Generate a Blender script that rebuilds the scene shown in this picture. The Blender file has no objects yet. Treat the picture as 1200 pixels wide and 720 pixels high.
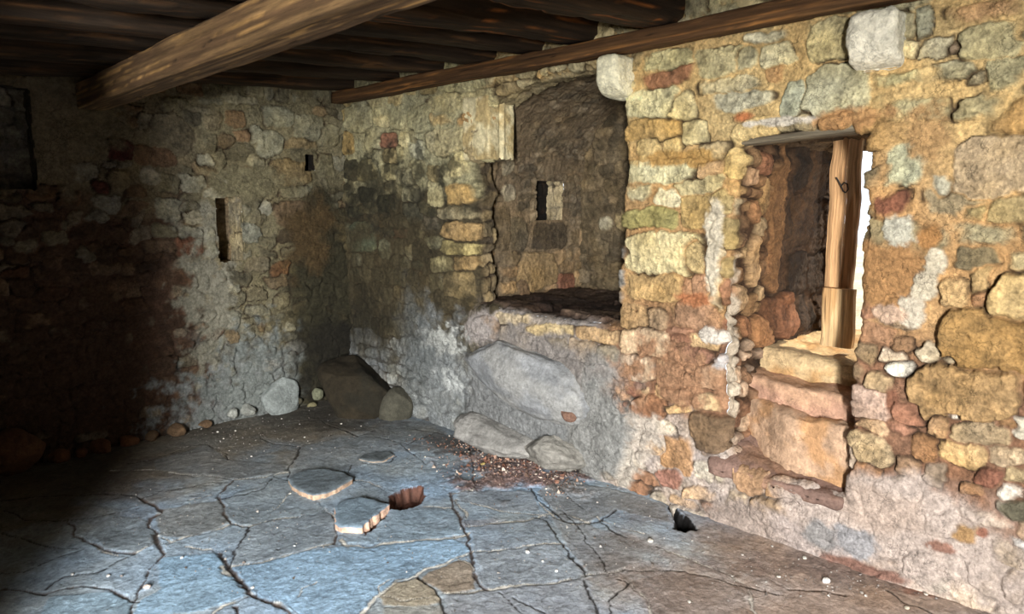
import bpy, bmesh, math, random
import numpy as np
from mathutils import Vector

random.seed(7)
rng = np.random.default_rng(11)
scene = bpy.context.scene
COL = scene.collection

# ------------------------------------------------------------------ camera
PITCH, YAW, EYE, FPX = math.radians(8.4), math.radians(45.0), 1.6, 845.0
FW = np.array([math.cos(YAW)*math.cos(PITCH), math.sin(YAW)*math.cos(PITCH), -math.sin(PITCH)])
RT = np.array([math.sin(YAW), -math.cos(YAW), 0.0])
UP = np.cross(RT, FW)
EYEP = np.array([0.0, 0.0, EYE])
W, D = 3.17, 5.04            # right wall plane x = W, back wall plane y = D

def hit(ax, val, px, py):
    """point where the sight line through a photo point meets an axis plane"""
    d = FW*FPX + RT*(px-600.0) + UP*(360.0-py)
    return EYEP + d*((val-EYEP[ax])/d[ax])

cam = bpy.data.cameras.new('camera'); camo = bpy.data.objects.new('camera', cam); COL.objects.link(camo)
camo.location = EYEP
camo.rotation_euler = Vector(FW).to_track_quat('-Z', 'Y').to_euler()
cam.sensor_width = 36.0; cam.lens = 36.0*FPX/1200.0; cam.clip_start = 0.02
scene.camera = camo

# ------------------------------------------------------------------ noise
def smooth(a, b, x):
    t = np.clip((x-a)/(b-a), 0, 1); return t*t*(3-2*t)

def _h(ix, iy, iz, seed):
    n = (ix*374761393 + iy*668265263 + iz*2147483647 + seed*1274126177) & 0xffffffff
    n = ((n ^ (n >> 13))*1274126177) & 0xffffffff
    n = ((n ^ (n >> 15))*2246822519) & 0xffffffff
    n = n ^ (n >> 16)
    return (n & 0xffffff)/float(0xffffff)

def vn2(x, y, seed):
    fx, fy = np.floor(x), np.floor(y)
    ix, iy = fx.astype(np.int64), fy.astype(np.int64)
    u, v = x-fx, y-fy
    u = u*u*u*(u*(u*6-15)+10); v = v*v*v*(v*(v*6-15)+10)
    a = _h(ix, iy, 0, seed); b = _h(ix+1, iy, 0, seed); c = _h(ix, iy+1, 0, seed); d = _h(ix+1, iy+1, 0, seed)
    return (a+(b-a)*u)*(1-v) + (c+(d-c)*u)*v

def fbm(x, y, seed=0, octv=4, gain=0.5):
    s = 0; a = 1; n = 0
    for o in range(octv):
        ca, sa = math.cos(o*1.1+.3), math.sin(o*1.1+.3)
        s = s + a*(vn2(x*ca-y*sa+o*17.3, x*sa+y*ca-o*9.1, seed+o*7)*2-1); n += a
        a *= gain; x = x*2.03; y = y*2.03
    return s/n*1.6

def ridge(x, y, seed=0, octv=3):
    s = 0; a = 1; n = 0
    for o in range(octv):
        s = s + a*(1-np.abs(vn2(x+o*5.7, y-o*3.1, seed+o*5)*2-1)); n += a
        a *= .5; x = x*2.1; y = y*2.1
    return s/n

def vn3(p, seed):
    f = np.floor(p); i = f.astype(np.int64); u = p-f; u = u*u*(3-2*u)
    r = 0
    for dx in (0, 1):
        wx = u[:, 0] if dx else 1-u[:, 0]
        for dy in (0, 1):
            wy = u[:, 1] if dy else 1-u[:, 1]
            for dz in (0, 1):
                wz = u[:, 2] if dz else 1-u[:, 2]
                r = r + wx*wy*wz*_h(i[:, 0]+dx, i[:, 1]+dy, i[:, 2]+dz, seed)
    return r

def fbm3(p, seed=0, octv=4, gain=.5):
    s = 0; a = 1; n = 0; p = np.array(p, float)
    for o in range(octv):
        s = s + a*(vn3(p+o*13.7, seed+o*3)*2-1); n += a; a *= gain; p = p*2.05
    return s/n*1.6

def rgb(c):
    c = np.asarray(c, float)/255.0
    return np.where(c <= .04045, c/12.92, ((c+.055)/1.055)**2.4)

# ------------------------------------------------------------------ materials
def mat_attr(name, rough=.9, bump=.5, scale=60.0, grain=.18, spec=.25, wood=False, dist=.006, coarse=0.0, pits=0.0):
    """surface whose own colour is stored on the mesh, with procedural grain, pits and bump"""
    m = bpy.data.materials.new(name); m.use_nodes = True
    nt = m.node_tree; N = nt.nodes; L = nt.links
    b = N['Principled BSDF']; b.inputs['Roughness'].default_value = rough
    b.inputs['Specular IOR Level'].default_value = spec
    at = N.new('ShaderNodeAttribute'); at.attribute_name = 'Col'
    tc = N.new('ShaderNodeTexCoord'); mp = N.new('ShaderNodeMapping')
    if wood: mp.inputs['Scale'].default_value = wood
    L.new(tc.outputs['Object'], mp.inputs['Vector'])
    def noise(sc, det, ro):
        n = N.new('ShaderNodeTexNoise'); n.inputs['Scale'].default_value = sc; n.inputs['Detail'].default_value = det
        n.inputs['Roughness'].default_value = ro; L.new(mp.outputs['Vector'], n.inputs['Vector']); return n
    def mrange(src, a, c, lo, hi):
        r = N.new('ShaderNodeMapRange'); r.inputs['From Min'].default_value = a; r.inputs['From Max'].default_value = c
        r.inputs['To Min'].default_value = lo; r.inputs['To Max'].default_value = hi; L.new(src, r.inputs['Value']); return r.outputs['Result']
    def mult(x, y):
        q = N.new('ShaderNodeMath'); q.operation = 'MULTIPLY'; L.new(x, q.inputs[0]); L.new(y, q.inputs[1]); return q.outputs[0]
    n1 = noise(scale, 8, .7); n2 = noise(scale*.33, 8, .72)
    fac = mult(mrange(n1.outputs['Fac'], .3, .7, 1-grain, 1+grain), mrange(n2.outputs['Fac'], .3, .7, 1-grain*.9, 1+grain*.9))
    if pits:
        v = N.new('ShaderNodeTexVoronoi'); v.feature = 'DISTANCE_TO_EDGE'; v.inputs['Scale'].default_value = scale*.35
        wv = N.new('ShaderNodeVectorMath'); wv.operation = 'MULTIPLY_ADD'; n3 = noise(scale*.4, 4, .6)
        L.new(n3.outputs['Color'], wv.inputs[0]); wv.inputs[1].default_value = (.06, .06, .06); L.new(mp.outputs['Vector'], wv.inputs[2]); L.new(wv.outputs['Vector'], v.inputs['Vector'])
        n4 = noise(scale*.12, 3, .5)
        crack = mrange(v.outputs['Distance'], 0.0, .05, 1-pits, 1.0)
        mixn = N.new('ShaderNodeMix'); mixn.data_type = 'FLOAT'; L.new(mrange(n4.outputs['Fac'], .48, .62, 0, 1), mixn.inputs[0]); mixn.inputs[2].default_value = 1.0; L.new(crack, mixn.inputs[3])
        fac = mult(fac, mixn.outputs[0])
    mx = N.new('ShaderNodeVectorMath'); mx.operation = 'SCALE'
    L.new(at.outputs['Color'], mx.inputs[0]); L.new(fac, mx.inputs['Scale']); L.new(mx.outputs['Vector'], b.inputs['Base Color'])
    bp = N.new('ShaderNodeBump'); bp.inputs['Strength'].default_value = bump; bp.inputs['Distance'].default_value = dist
    L.new(noise(scale*1.3, 7, .65).outputs['Fac'], bp.inputs['Height'])
    if coarse:
        b2 = N.new('ShaderNodeBump'); b2.inputs['Strength'].default_value = coarse; b2.inputs['Distance'].default_value = .03
        nr = noise(scale*.3, 9, .68); L.new(nr.outputs['Fac'], b2.inputs['Height']); L.new(b2.outputs['Normal'], bp.inputs['Normal'])
    L.new(bp.outputs['Normal'], b.inputs['Normal'])
    return m

M_STONE = mat_attr('rubble_masonry', bump=1.0, scale=70, grain=.33, coarse=.85, pits=.6)
M_SLATE = mat_attr('slate_flagstone', rough=.75, bump=.7, scale=60, grain=.24, spec=.3, coarse=.4, pits=.4)
M_ROCK = mat_attr('rock', bump=.9, scale=55, grain=.26, coarse=.6, pits=.4)
M_WOOD_X = mat_attr('old_timber_lengthwise_x', rough=.8, bump=.9, scale=55, grain=.45, wood=(.05, 1, 1))
M_WOOD_Y = mat_attr('old_timber_lengthwise_y', rough=.8, bump=.9, scale=55, grain=.45, wood=(1, .05, 1))
M_WOOD_Z = mat_attr('weathered_door_timber', rough=.8, bump=.9, scale=75, grain=.45, wood=(1, 1, .04))

# ------------------------------------------------------------------ object helpers
def tag(o, label=None, cat=None, group=None, kind=None):
    if label: o['label'] = label
    if cat: o['category'] = cat
    if group: o['group'] = group
    if kind: o['kind'] = kind
    return o

def empty(name, loc=(0, 0, 0)):
    o = bpy.data.objects.new(name, None); o.empty_display_size = .1; COL.objects.link(o); o.location = loc
    return o

def set_col(me, c):
    ca = me.color_attributes.new('Col', 'FLOAT_COLOR', 'POINT')
    a = np.ones((len(me.vertices), 4), np.float32); a[:, :3] = np.clip(c, 0, 1)
    ca.data.foreach_set('color', a.ravel())

def link(name, me, mat, parent=None, loc=None):
    o = bpy.data.objects.new(name, me); COL.objects.link(o)
    if me.materials: me.materials[0] = mat
    else: me.materials.append(mat)
    if parent is not None: o.parent = parent
    if loc is not None: o.location = loc
    return o

def grid_mesh(name, P, C, keep=None, mat=M_STONE, parent=None, flip=False, smoothf=True):
    ni, nj = P.shape[:2]
    idx = np.arange(ni*nj).reshape(ni, nj)
    a, b, c, d = idx[:-1, :-1], idx[1:, :-1], idx[1:, 1:], idx[:-1, 1:]
    q = np.stack([a, d, c, b] if flip else [a, b, c, d], -1)
    q = q[keep] if keep is not None else q.reshape(-1, 4)
    used = np.zeros(ni*nj, bool); used[q.ravel()] = True
    remap = np.cumsum(used)-1
    q = remap[q].astype(np.int32); V = P.reshape(-1, 3)[used]; K = C.reshape(-1, 3)[used]
    me = bpy.data.meshes.new(name)
    me.vertices.add(len(V)); me.vertices.foreach_set('co', V.astype(np.float32).ravel())
    me.loops.add(q.size); me.loops.foreach_set('vertex_index', q.ravel())
    me.polygons.add(len(q)); me.polygons.foreach_set('loop_start', np.arange(0, q.size, 4, dtype=np.int32))
    me.update(calc_edges=True)
    me.polygons.foreach_set('use_smooth', np.ones(len(q), bool))
    set_col(me, K)
    return link(name, me, mat, parent)

# ------------------------------------------------------------------ masonry
def S(s, t, a, b, col, rot=0, p=3.0, bulge=None, off=None):
    """one stone: centre, half sizes, own colour"""
    col = np.array(col, float); l = col.mean(); k = 1-.45*float(np.clip((col[0]-col[1]-32)/60, 0, 1)); col = l+(col-l)*k
    return dict(s=s, t=t, a=a, b=b, th=math.radians(rot), p=p, col=rgb(col),
                bulge=random.uniform(.008, .02) if bulge is None else bulge,
                off=random.uniform(-.004, .008) if off is None else off, k=(random.uniform(-1, 1), random.uniform(-1, 1)))

def courses(s0, s1, t0, t1, h, w, pal, jit=.25, bulge=(.006, .018), pick=None, bigs=.1):
    out = []; t = t0
    while t < t1:
        hh = h*random.uniform(.65, 1.4); s = s0-random.random()*w
        while s < s1:
            ww = w*random.uniform(.5, 1.6)
            cs, ct = s+ww/2, t+hh/2+random.uniform(-1, 1)*jit*hh
            p = pal(cs, ct) if callable(pal) else pal
            c = np.array(random.choice(p), float)*random.uniform(.85, 1.12)
            k = random.random()
            sc = 1.0 if k > .25 else .75
            out.append(S(cs, ct, ww*.54*sc, hh*.58*sc, np.clip(c, 0, 255), random.gauss(0, 9), random.choice([2.6, 4, 6]),
                         random.uniform(*bulge)))
            s += ww
        t += hh
    return out

def keep_clear(fill, traced, lim=1.12):
    out = []
    for f in fill:
        ok = True
        for q in traced:
            c, s_ = math.cos(q['th']), math.sin(q['th'])
            dx, dy = f['s']-q['s'], f['t']-q['t']
            u, v = (dx*c+dy*s_)/(q['a']+.012), (-dx*s_+dy*c)/(q['b']+.012)
            if (abs(u)**q['p']+abs(v)**q['p'])**(1/q['p']) < lim: ok = False; break
        if ok: out.append(f)
    return out

def masonry(SS, TT, stones, mortar, seed=1, sep=True, dirt=(52, 38, 26), warp=.014, relief=1.0, joint=1.0, grainy=1.0, mortar_in=.006, feather=1.0):
    """relief height and own colour of a rubble wall at surface coordinates SS, TT"""
    shp = SS.shape
    wS = SS + warp*fbm(SS*8, TT*8, seed, 3) + warp*.35*fbm(SS*34, TT*34, seed+3, 2)
    wT = TT + warp*fbm(SS*8+31, TT*8+7, seed+5, 3) + warp*.35*fbm(SS*34+9, TT*34, seed+8, 2)
    s1, t1 = SS[:, 0], TT[0, :]
    rs, rt = s1[0] > s1[-1], t1[0] > t1[-1]
    ks, kt = (s1[::-1] if rs else s1), (t1[::-1] if rt else t1)
    d1 = np.full(shp, 9.0); d2 = np.full(shp, 9.0); id1 = np.zeros(shp, np.int32); m2 = np.full(shp, .05)
    for i, q in enumerate(stones):
        r = max(q['a'], q['b'])*1.9+.03
        if sep:
            i0, i1 = np.searchsorted(ks, [q['s']-r, q['s']+r]); j0, j1 = np.searchsorted(kt, [q['t']-r, q['t']+r])
            if i1 <= i0 or j1 <= j0: continue
            if rs: i0, i1 = len(s1)-i1, len(s1)-i0
            if rt: j0, j1 = len(t1)-j1, len(t1)-j0
            sl = (slice(i0, i1), slice(j0, j1))
        else:
            sl = (slice(None), slice(None))
        c, s_ = math.cos(q['th']), math.sin(q['th'])
        dx, dy = wS[sl]-q['s'], wT[sl]-q['t']
        ux, vy = (dx*c+dy*s_)/q['a'], (-dx*s_+dy*c)/q['b']
        ux, vy = ux*(1+.13*q['k'][0]*np.clip(vy, -1.5, 1.5))+.10*q['k'][1]*vy, vy*(1+.13*q['k'][1]*np.clip(ux, -1.5, 1.5))
        d = (np.abs(ux)**q['p'] + np.abs(vy)**q['p'])**(1/q['p'])
        o1, o2 = d1[sl], d2[sl]
        near = d < o1
        d2[sl] = np.where(near, o1, np.minimum(o2, d))
        id1[sl] = np.where(near, i, id1[sl]); d1[sl] = np.where(near, d, o1)
    A = np.array([[q['a'], q['b'], q['bulge'], q['off'], q['k'][0], q['k'][1], q['s'], q['t']] for q in stones])
    CC = np.array([q['col'] for q in stones])
    a = A[id1]
    mn = np.minimum(a[..., 0], a[..., 1])
    e = np.minimum((1-d1)*mn, (d2-d1)*.45*mn - .0015)
    fw = .003+.016*smooth(.15, .85, fbm(SS*4.5, TT*4.5, seed+15, 3))*feather
    ins = smooth(-.002, fw, e+.15*fw*fbm(SS*45, TT*45, seed+16, 2))
    prof = 1-np.exp(-np.clip(e, 0, 1)/.0042)
    f1 = fbm(SS*14, TT*14, seed+20, 5, .55); f2 = fbm(SS*60, TT*60, seed+30, 3); rd = ridge(SS*11, TT*17, seed+40, 4)
    fc = ridge(SS*23+a[..., 6]*31, TT*23+a[..., 7]*17, seed+45, 3)
    h_st = a[..., 3] + a[..., 2]*.62*prof + .11*(a[..., 4]*(SS-a[..., 6])+a[..., 5]*(TT-a[..., 7])) + (.004*f1+.003*f2-.009*smooth(.80, .97, rd)+.010*(fc-.6))
    h_mo = -mortar_in+.005*f1+.0025*f2
    gap = np.exp(-((e+.0005)/.0028)**2)*smooth(-.2, .35, fbm(SS*7, TT*7, seed+50, 3))*joint*smooth(.02, .006, fw)
    H = relief*(h_mo+(h_st-h_mo)*ins - .014*gap)
    hue = fbm(SS*6, TT*6, seed+60, 4)
    sc = CC[id1]; lum = sc.mean(-1, keepdims=True); sc = (lum+(sc-lum)*.80)*(1+.34*f1[..., None]*grainy+.2*f2[..., None]*grainy+.35*(fc-.62)[..., None])
    sc = sc*(1+np.stack([.05*hue, .01*hue, -.09*hue], -1))*np.array([1.04, 1.0, .90])
    vein = smooth(.84, .97, rd)
    sc = sc*(1-.45*vein[..., None])
    mc = rgb(np.array(mortar)) if not callable(mortar) else mortar(SS, TT)
    g3 = fbm(SS*90, TT*90, seed+70, 2)
    mc = mc*(1+.22*f1[..., None]+.22*g3[..., None])*(1+np.stack([.05*hue, 0*hue, -.1*hue], -1))
    ml = mc.mean(-1, keepdims=True); mc = ml+(mc-ml)*.82
    C = mc+(sc-mc)*ins[..., None]
    C = C+(rgb(np.array(dirt))-C)*np.clip(.95*gap, 0, 1)[..., None]
    return H, np.clip(C*.84, .004, .85), e

def blob(SS, TT, s, t, a, b, seed=0, soft=.35, rot=0, rough=.45, p=2.0, fr=9):
    c, r = math.cos(math.radians(rot)), math.sin(math.radians(rot))
    dx, dy = SS-s, TT-t
    d = (np.abs((dx*c+dy*r)/a)**p+np.abs((-dx*r+dy*c)/b)**p)**(1/p)
    near = d < 2.2
    n = np.zeros_like(d); n[near] = fbm(SS[near]*fr, TT[near]*fr, seed, 4, .6)
    return np.where(near, smooth(1+soft, 1-soft, d+rough*n), 0)

def coat(H, C, m, col, flat=None, lvl=.006, seed=0, SS=None, TT=None):
    m3 = m[..., None]; c = rgb(np.array(col))*.80; c = c.mean()+(c-c.mean())*.85
    if SS is not None:
        c = c*(1+.16*fbm(SS*22, TT*22, seed, 4, .6)+.14*fbm(SS*70, TT*70, seed+1, 2))[..., None]
    C[:] = C+(c-C)*m3
    if flat: H[:] = H+((lvl+.3*H)-H)*m*flat

def zonal(zones, key):
    """blend colours by piecewise position key -> rgb"""
    xs = [z[0] for z in zones]; cs = np.array([rgb(z[1]) for z in zones])
    def f(SS, TT):
        k = key(SS, TT)
        return np.stack([np.interp(k, xs, cs[:, i]) for i in range(3)], -1)
    return f

def axis_steps(spans):
    """[(start, end, step), ...] -> coordinates"""
    out = []
    for a, b, st in spans:
        n = max(2, int(round(abs(b-a)/st))+1)
        out += list(np.linspace(a, b, n))[:-1]
    out.append(spans[-1][1]); return np.array(out)

# ---- stones copied from the photo onto the right wall (photo centre and half size)
def rw(cx, cy, hw, hh, col, rot=0, p=3.0, bulge=None, off=None, plane=W):
    c = hit(0, plane, cx, cy); l = hit(0, plane, cx-hw, cy); r = hit(0, plane, cx+hw, cy)
    u = hit(0, plane, cx, cy-hh); d = hit(0, plane, cx, cy+hh)
    ca, sa = math.cos(math.radians(rot)), math.sin(math.radians(rot))
    ky, kz = abs(l[1]-r[1])/2/hw, abs(u[2]-d[2])/2/hh      # metres per photo pixel each way
    return S(c[1], c[2], ky*hw*1.08, kz*hh*1.10, col, rot, p*1.5, bulge, off)
def bw(cx, cy, hw, hh, col, rot=0, p=2.8, bulge=None, off=None):
    c = hit(1, D, cx, cy); l = hit(1, D, cx-hw, cy); r = hit(1, D, cx+hw, cy)
    u = hit(1, D, cx, cy-hh); d = hit(1, D, cx, cy+hh)
    return S(c[0], c[2], abs(l[0]-r[0])/2*1.08, abs(u[2]-d[2])/2*1.1, [k*.80 for k in col], -rot, p*1.4, bulge, off)

RW_ST = [rw(*a) for a in [
 (780,71,30,12,(208,200,150)),(780,90,29,11,(190,110,55)),(843,73,26,17,(200,188,140)),(876,71,12,12,(205,195,150)),
 (897,44,25,6,(225,218,185)),(911,65,18,13,(218,208,165)),(908,88,9,9,(195,145,80),0,2),(853,101,34,8,(200,185,140)),
 (868,119,34,9,(205,198,165)),(761,122,31,17,(224,216,168)),(797,127,15,16,(222,205,150)),(762,152,33,13,(205,165,88)),
 (814,156,15,14,(212,195,140)),(975,48,30,22,(196,182,132)),(981,104,35,27,(188,183,148)),
 (929,116,12,21,(180,184,160),6),(1024,118,7,12,(150,138,98),0,2.4),(1019,82,6,3,(215,205,190)),(1084,24,8,17,(170,168,140)),
 (1155,16,45,12,(205,155,95)),(1092,57,17,11,(200,188,150)),(1113,58,7,7,(165,140,110),0,2),(1157,50,38,19,(178,166,120)),
 (1054,94,34,9,(186,178,132)),(1113,84,24,10,(178,170,135)),(1140,93,13,7,(165,152,118)),(1178,92,24,21,(176,166,122)),
 (1058,108,20,6,(200,165,100)),(1073,131,35,13,(186,174,128)),(1150,126,32,13,(182,170,128)),(1166,196,46,34,(188,164,130)),
 (1060,191,25,28,(192,192,158),8),(1105,221,11,11,(196,190,165)),(1042,240,20,13,(152,78,48)),
 (1138,247,15,14,(160,142,95)),(1178,246,28,16,(172,153,108)),(1155,275,41,12,(166,156,124)),(1142,301,22,13,(138,124,94)),
 (1192,308,14,12,(208,190,145)),(1190,289,12,6,(205,140,60)),
 (1118,342,16,18,(205,168,112),0,2.6,.03),(1146,327,11,12,(180,150,100)),(1148,349,9,9,(190,130,75)),
 (1182,352,23,34,(216,184,122),10,2.6,.05),(1152,398,49,39,(178,134,64),-8,3.4,.045,.012),(1124,463,60,31,(184,144,86),-9,3.2,.05,.012),
 (1024,391,23,11,(196,132,78)),(1056,402,13,9,(150,112,76)),(1089,415,14,12,(225,205,172),40,3,.03),(1113,426,12,6,(205,188,160),-20),
 (1052,432,14,9,(238,234,228),0,2.4,.03),(1013,412,12,13,(150,125,92)),(1044,415,14,7,(205,185,165)),(1007,437,9,14,(150,125,95)),
 (1031,446,15,13,(165,140,105)),(1022,474,24,17,(208,175,158)),(1022,499,19,9,(205,168,128)),(1063,487,17,11,(178,102,62)),
 (1054,503,15,6,(182,112,75)),(1097,502,12,14,(184,142,95)),(1018,526,24,17,(186,162,126)),(1080,528,16,16,(168,114,62)),
 (1125,534,27,14,(206,168,110)),(1147,511,34,11,(176,152,116),-14),(1118,492,7,4,(215,205,195)),(1178,502,12,6,(165,120,70)),
 (1195,503,10,12,(222,216,204)),(1182,539,28,12,(190,164,130)),(1156,563,14,11,(165,84,50)),(1194,560,18,12,(190,165,120)),
 (1185,582,13,8,(228,218,205)),(1062,549,15,11,(150,118,90)),(1095,558,12,12,(152,134,120)),(1140,576,15,6,(170,118,70)),
 (1188,601,17,10,(108,104,82)),(1008,556,22,20,(178,122,76)),(1090,671,33,19,(148,145,138),-12,2.4),(1155,681,18,16,(178,162,152),0,2.2),
 (1190,690,13,18,(205,180,160),0,2.2),(1131,624,16,12,(172,134,84)),(1180,652,20,14,(185,165,145)),(1196,640,12,5,(215,215,220)),
 (793,480,20,5,(226,182,122),-16),(788,462,20,9,(206,166,118)),(826,471,19,11,(220,186,140),-8),(829,507,18,24,(132,106,80),0,3,.05,.012),
 (793,533,19,22,(200,145,90)),(825,552,11,12,(214,202,185)),(841,553,7,13,(206,196,178)),(783,562,16,9,(182,112,92),-20),
 (862,588,12,14,(196,175,150)),(905,600,26,16,(176,146,112),-8,3,.04,.01),(925,575,30,14,(182,140,98),-8,3,.04),(880,562,22,16,(180,140,105),-8,3,.03),
 (762,338,33,14,(206,166,100),-3),(802,338,6,11,(226,140,66)),(824,336,15,14,(205,142,92)),(742,371,18,14,(192,152,98),-5),
 (768,376,12,13,(186,152,112),-5),(817,368,25,16,(184,132,88)),(754,402,29,15,(222,188,148),-8),(796,388,17,4,(205,125,75),-8),
 (796,397,12,6,(160,100,65)),(825,403,18,9,(236,190,124)),(810,417,24,11,(198,118,74),-10),(745,431,21,15,(212,182,152),-6),
 (782,438,13,15,(200,156,112)),(826,441,23,12,(186,146,112),-8),(808,432,8,5,(195,105,60)),(788,417,6,5,(170,90,50)),
 (768,201,41,13,(228,220,174),-1),(746,224,14,9,(218,206,160)),(782,231,16,10,(226,216,180)),(760,256,30,12,(164,154,88)),
 (818,246,18,20,(196,164,98)),(770,298,45,22,(230,212,156),-2,3.4),(833,197,19,9,(208,168,118),-10,3,.03),(838,175,16,9,(205,180,130),0,2.4,.03),
 (812,300,12,20,(205,180,125)),(838,320,10,40,(205,185,150)),
 # pier at the far side of the alcove
 (540,122,38,14,(196,186,140)),(556,141,20,12,(192,150,88)),(530,166,28,14,(192,182,140)),(556,168,11,20,(160,145,110)),
 (455,166,9,8,(178,104,66)),(405,168,9,12,(168,142,84)),(440,165,9,14,(165,160,125)),(420,138,16,16,(170,166,132)),
 (465,138,9,14,(176,172,135)),(492,140,12,14,(180,174,132)),(490,175,9,10,(185,182,150)),(517,140,15,8,(190,165,110)),
 (512,228,9,14,(185,175,130)),(540,228,15,12,(206,168,96)),(482,228,8,9,(150,145,115)),(475,208,9,10,(165,160,128)),
 (535,250,18,8,(150,138,105)),(541,271,18,9,(178,146,92)),(538,292,22,8,(202,186,122)),(518,312,14,9,(196,184,132)),
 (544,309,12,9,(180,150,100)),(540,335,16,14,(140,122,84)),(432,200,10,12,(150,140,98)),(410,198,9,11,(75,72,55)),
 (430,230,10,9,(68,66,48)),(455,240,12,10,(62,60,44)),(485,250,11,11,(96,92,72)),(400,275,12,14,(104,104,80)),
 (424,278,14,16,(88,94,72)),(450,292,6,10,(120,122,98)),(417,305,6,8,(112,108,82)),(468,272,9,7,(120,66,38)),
 (505,262,10,7,(110,100,80)),(510,285,12,7,(130,125,95)),
 (745,366,3,3,(200,120,60)),(640,386,28,7,(206,184,140),-4),(600,374,22,7,(196,178,150),-4),(700,393,26,8,(205,168,120),-4),
 (570,382,16,12,(165,140,120)),(605,400,22,15,(172,158,146)),(655,405,16,13,(140,128,112)),(682,412,20,13,(170,150,128)),
 (640,410,10,10,(180,160,145)),(716,415,12,12,(150,140,125)),(700,440,18,12,(178,168,160)),
 ]]

# ------------------------------------------------------------------ right wall
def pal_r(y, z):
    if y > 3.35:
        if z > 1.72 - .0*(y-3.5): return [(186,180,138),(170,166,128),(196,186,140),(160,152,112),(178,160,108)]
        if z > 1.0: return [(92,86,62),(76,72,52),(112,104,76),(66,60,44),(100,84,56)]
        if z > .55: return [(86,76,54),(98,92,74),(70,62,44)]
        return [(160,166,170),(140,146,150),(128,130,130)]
    if 2.33 < y <= 3.35:
        if z > 1.4: return [(190,175,130),(170,150,105),(205,190,145)]
        return [(165,152,142),(150,146,140),(135,128,120),(178,160,142)]
    if z > 1.95: return [(204,194,150),(184,174,130),(216,202,158),(170,160,122),(206,180,122)]
    if y > 1.6:
        if z > 1.2: return [(214,198,146),(206,176,110),(190,165,105)]
        if z > .45: return [(200,140,88),(182,118,74),(212,176,130),(168,98,62)]
        return [(205,170,135),(190,130,90),(214,200,184)]
    if z > 1.25: return [(184,166,124),(192,150,84),(172,152,114)]
    if z > .5: return [(182,140,94),(172,112,70),(196,164,122),(160,96,62),(150,126,98)]
    return [(206,186,172),(178,160,148),(196,160,130)]

def mort_r(SS, TT):
    n = .12*fbm(SS*3, TT*3, 91, 3)
    z = TT+n
    hi = rgb((212,176,106)); mid = rgb((196,150,88)); lo = rgb((140,98,68)); wh = rgb((186,168,154))
    out = hi+(mid-hi)*smooth(2.0, 1.5, z)[..., None]
    out = out+(lo-out)*smooth(1.15, .85, z)[..., None]
    out = out+(wh-out)*smooth(.5, .32, z)[..., None]
    pier = np.where(TT[..., None] > 0, 1, 1)*rgb((176,168,124)) + 0*out
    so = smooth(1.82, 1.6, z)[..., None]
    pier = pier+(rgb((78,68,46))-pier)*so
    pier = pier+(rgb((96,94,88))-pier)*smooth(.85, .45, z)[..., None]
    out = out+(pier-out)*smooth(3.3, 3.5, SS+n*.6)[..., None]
    led = rgb((160,150,142))+0*out
    mk = smooth(2.42, 2.55, SS+n*.5)*smooth(3.55, 3.4, SS)*smooth(1.0, .9, TT)
    return out+(led-out)*mk[..., None]

R0, R1 = 'lo', 'hi'
def nz(x, k, sd, amp): return amp*fbm(np.asarray(x, float)*k, np.zeros_like(np.asarray(x, float))+sd, sd, 3)

# openings: name -> near edge y0(z), far edge y1(z), sill z0(y), head z1(y)
ARY = np.array([1.9, 2.1, 2.446, 2.6, 2.8, 3.0, 3.15, 3.26, 3.36]); ARZ = np.array([2.1, 2.2, 2.295, 2.318, 2.318, 2.30, 2.275, 2.245, 2.20])
HOLES = {
 'alcove': dict(y0=lambda z: 2.342+nz(z, 7, 3, .016), y1=lambda z: np.where(z > 1.852, 3.36, 3.515+nz(z, 8, 5, .035)),
                z0=lambda y: .912+nz(y, 6, 7, .012), z1=lambda y: np.where(y < 3.352, np.interp(y, ARY, ARZ), 1.85)),
 'door': dict(y0=lambda z: 1.098+nz(z, 9, 11, .008), y1=lambda z: np.interp(z, [0, .45, .9, 1.4, 1.95], [1.66, 1.69, 1.71, 1.70, 1.655])+nz(z, 10, 13, .018),
              z0=lambda y: .30+nz(y, 6, 17, .01), z1=lambda y: 1.885+.03*np.sin((y-1.1)/.56*math.pi)+nz(y, 9, 19, .004)),
}
RC = .035

def hole_field(Y, Z, h):
    e = np.minimum(np.minimum(Y-h['y0'](Z), h['y1'](Z)-Y), np.minimum(Z-h['z0'](Y), h['z1'](Y)-Z))
    return -e      # positive inside the wall, negative in the opening

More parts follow.
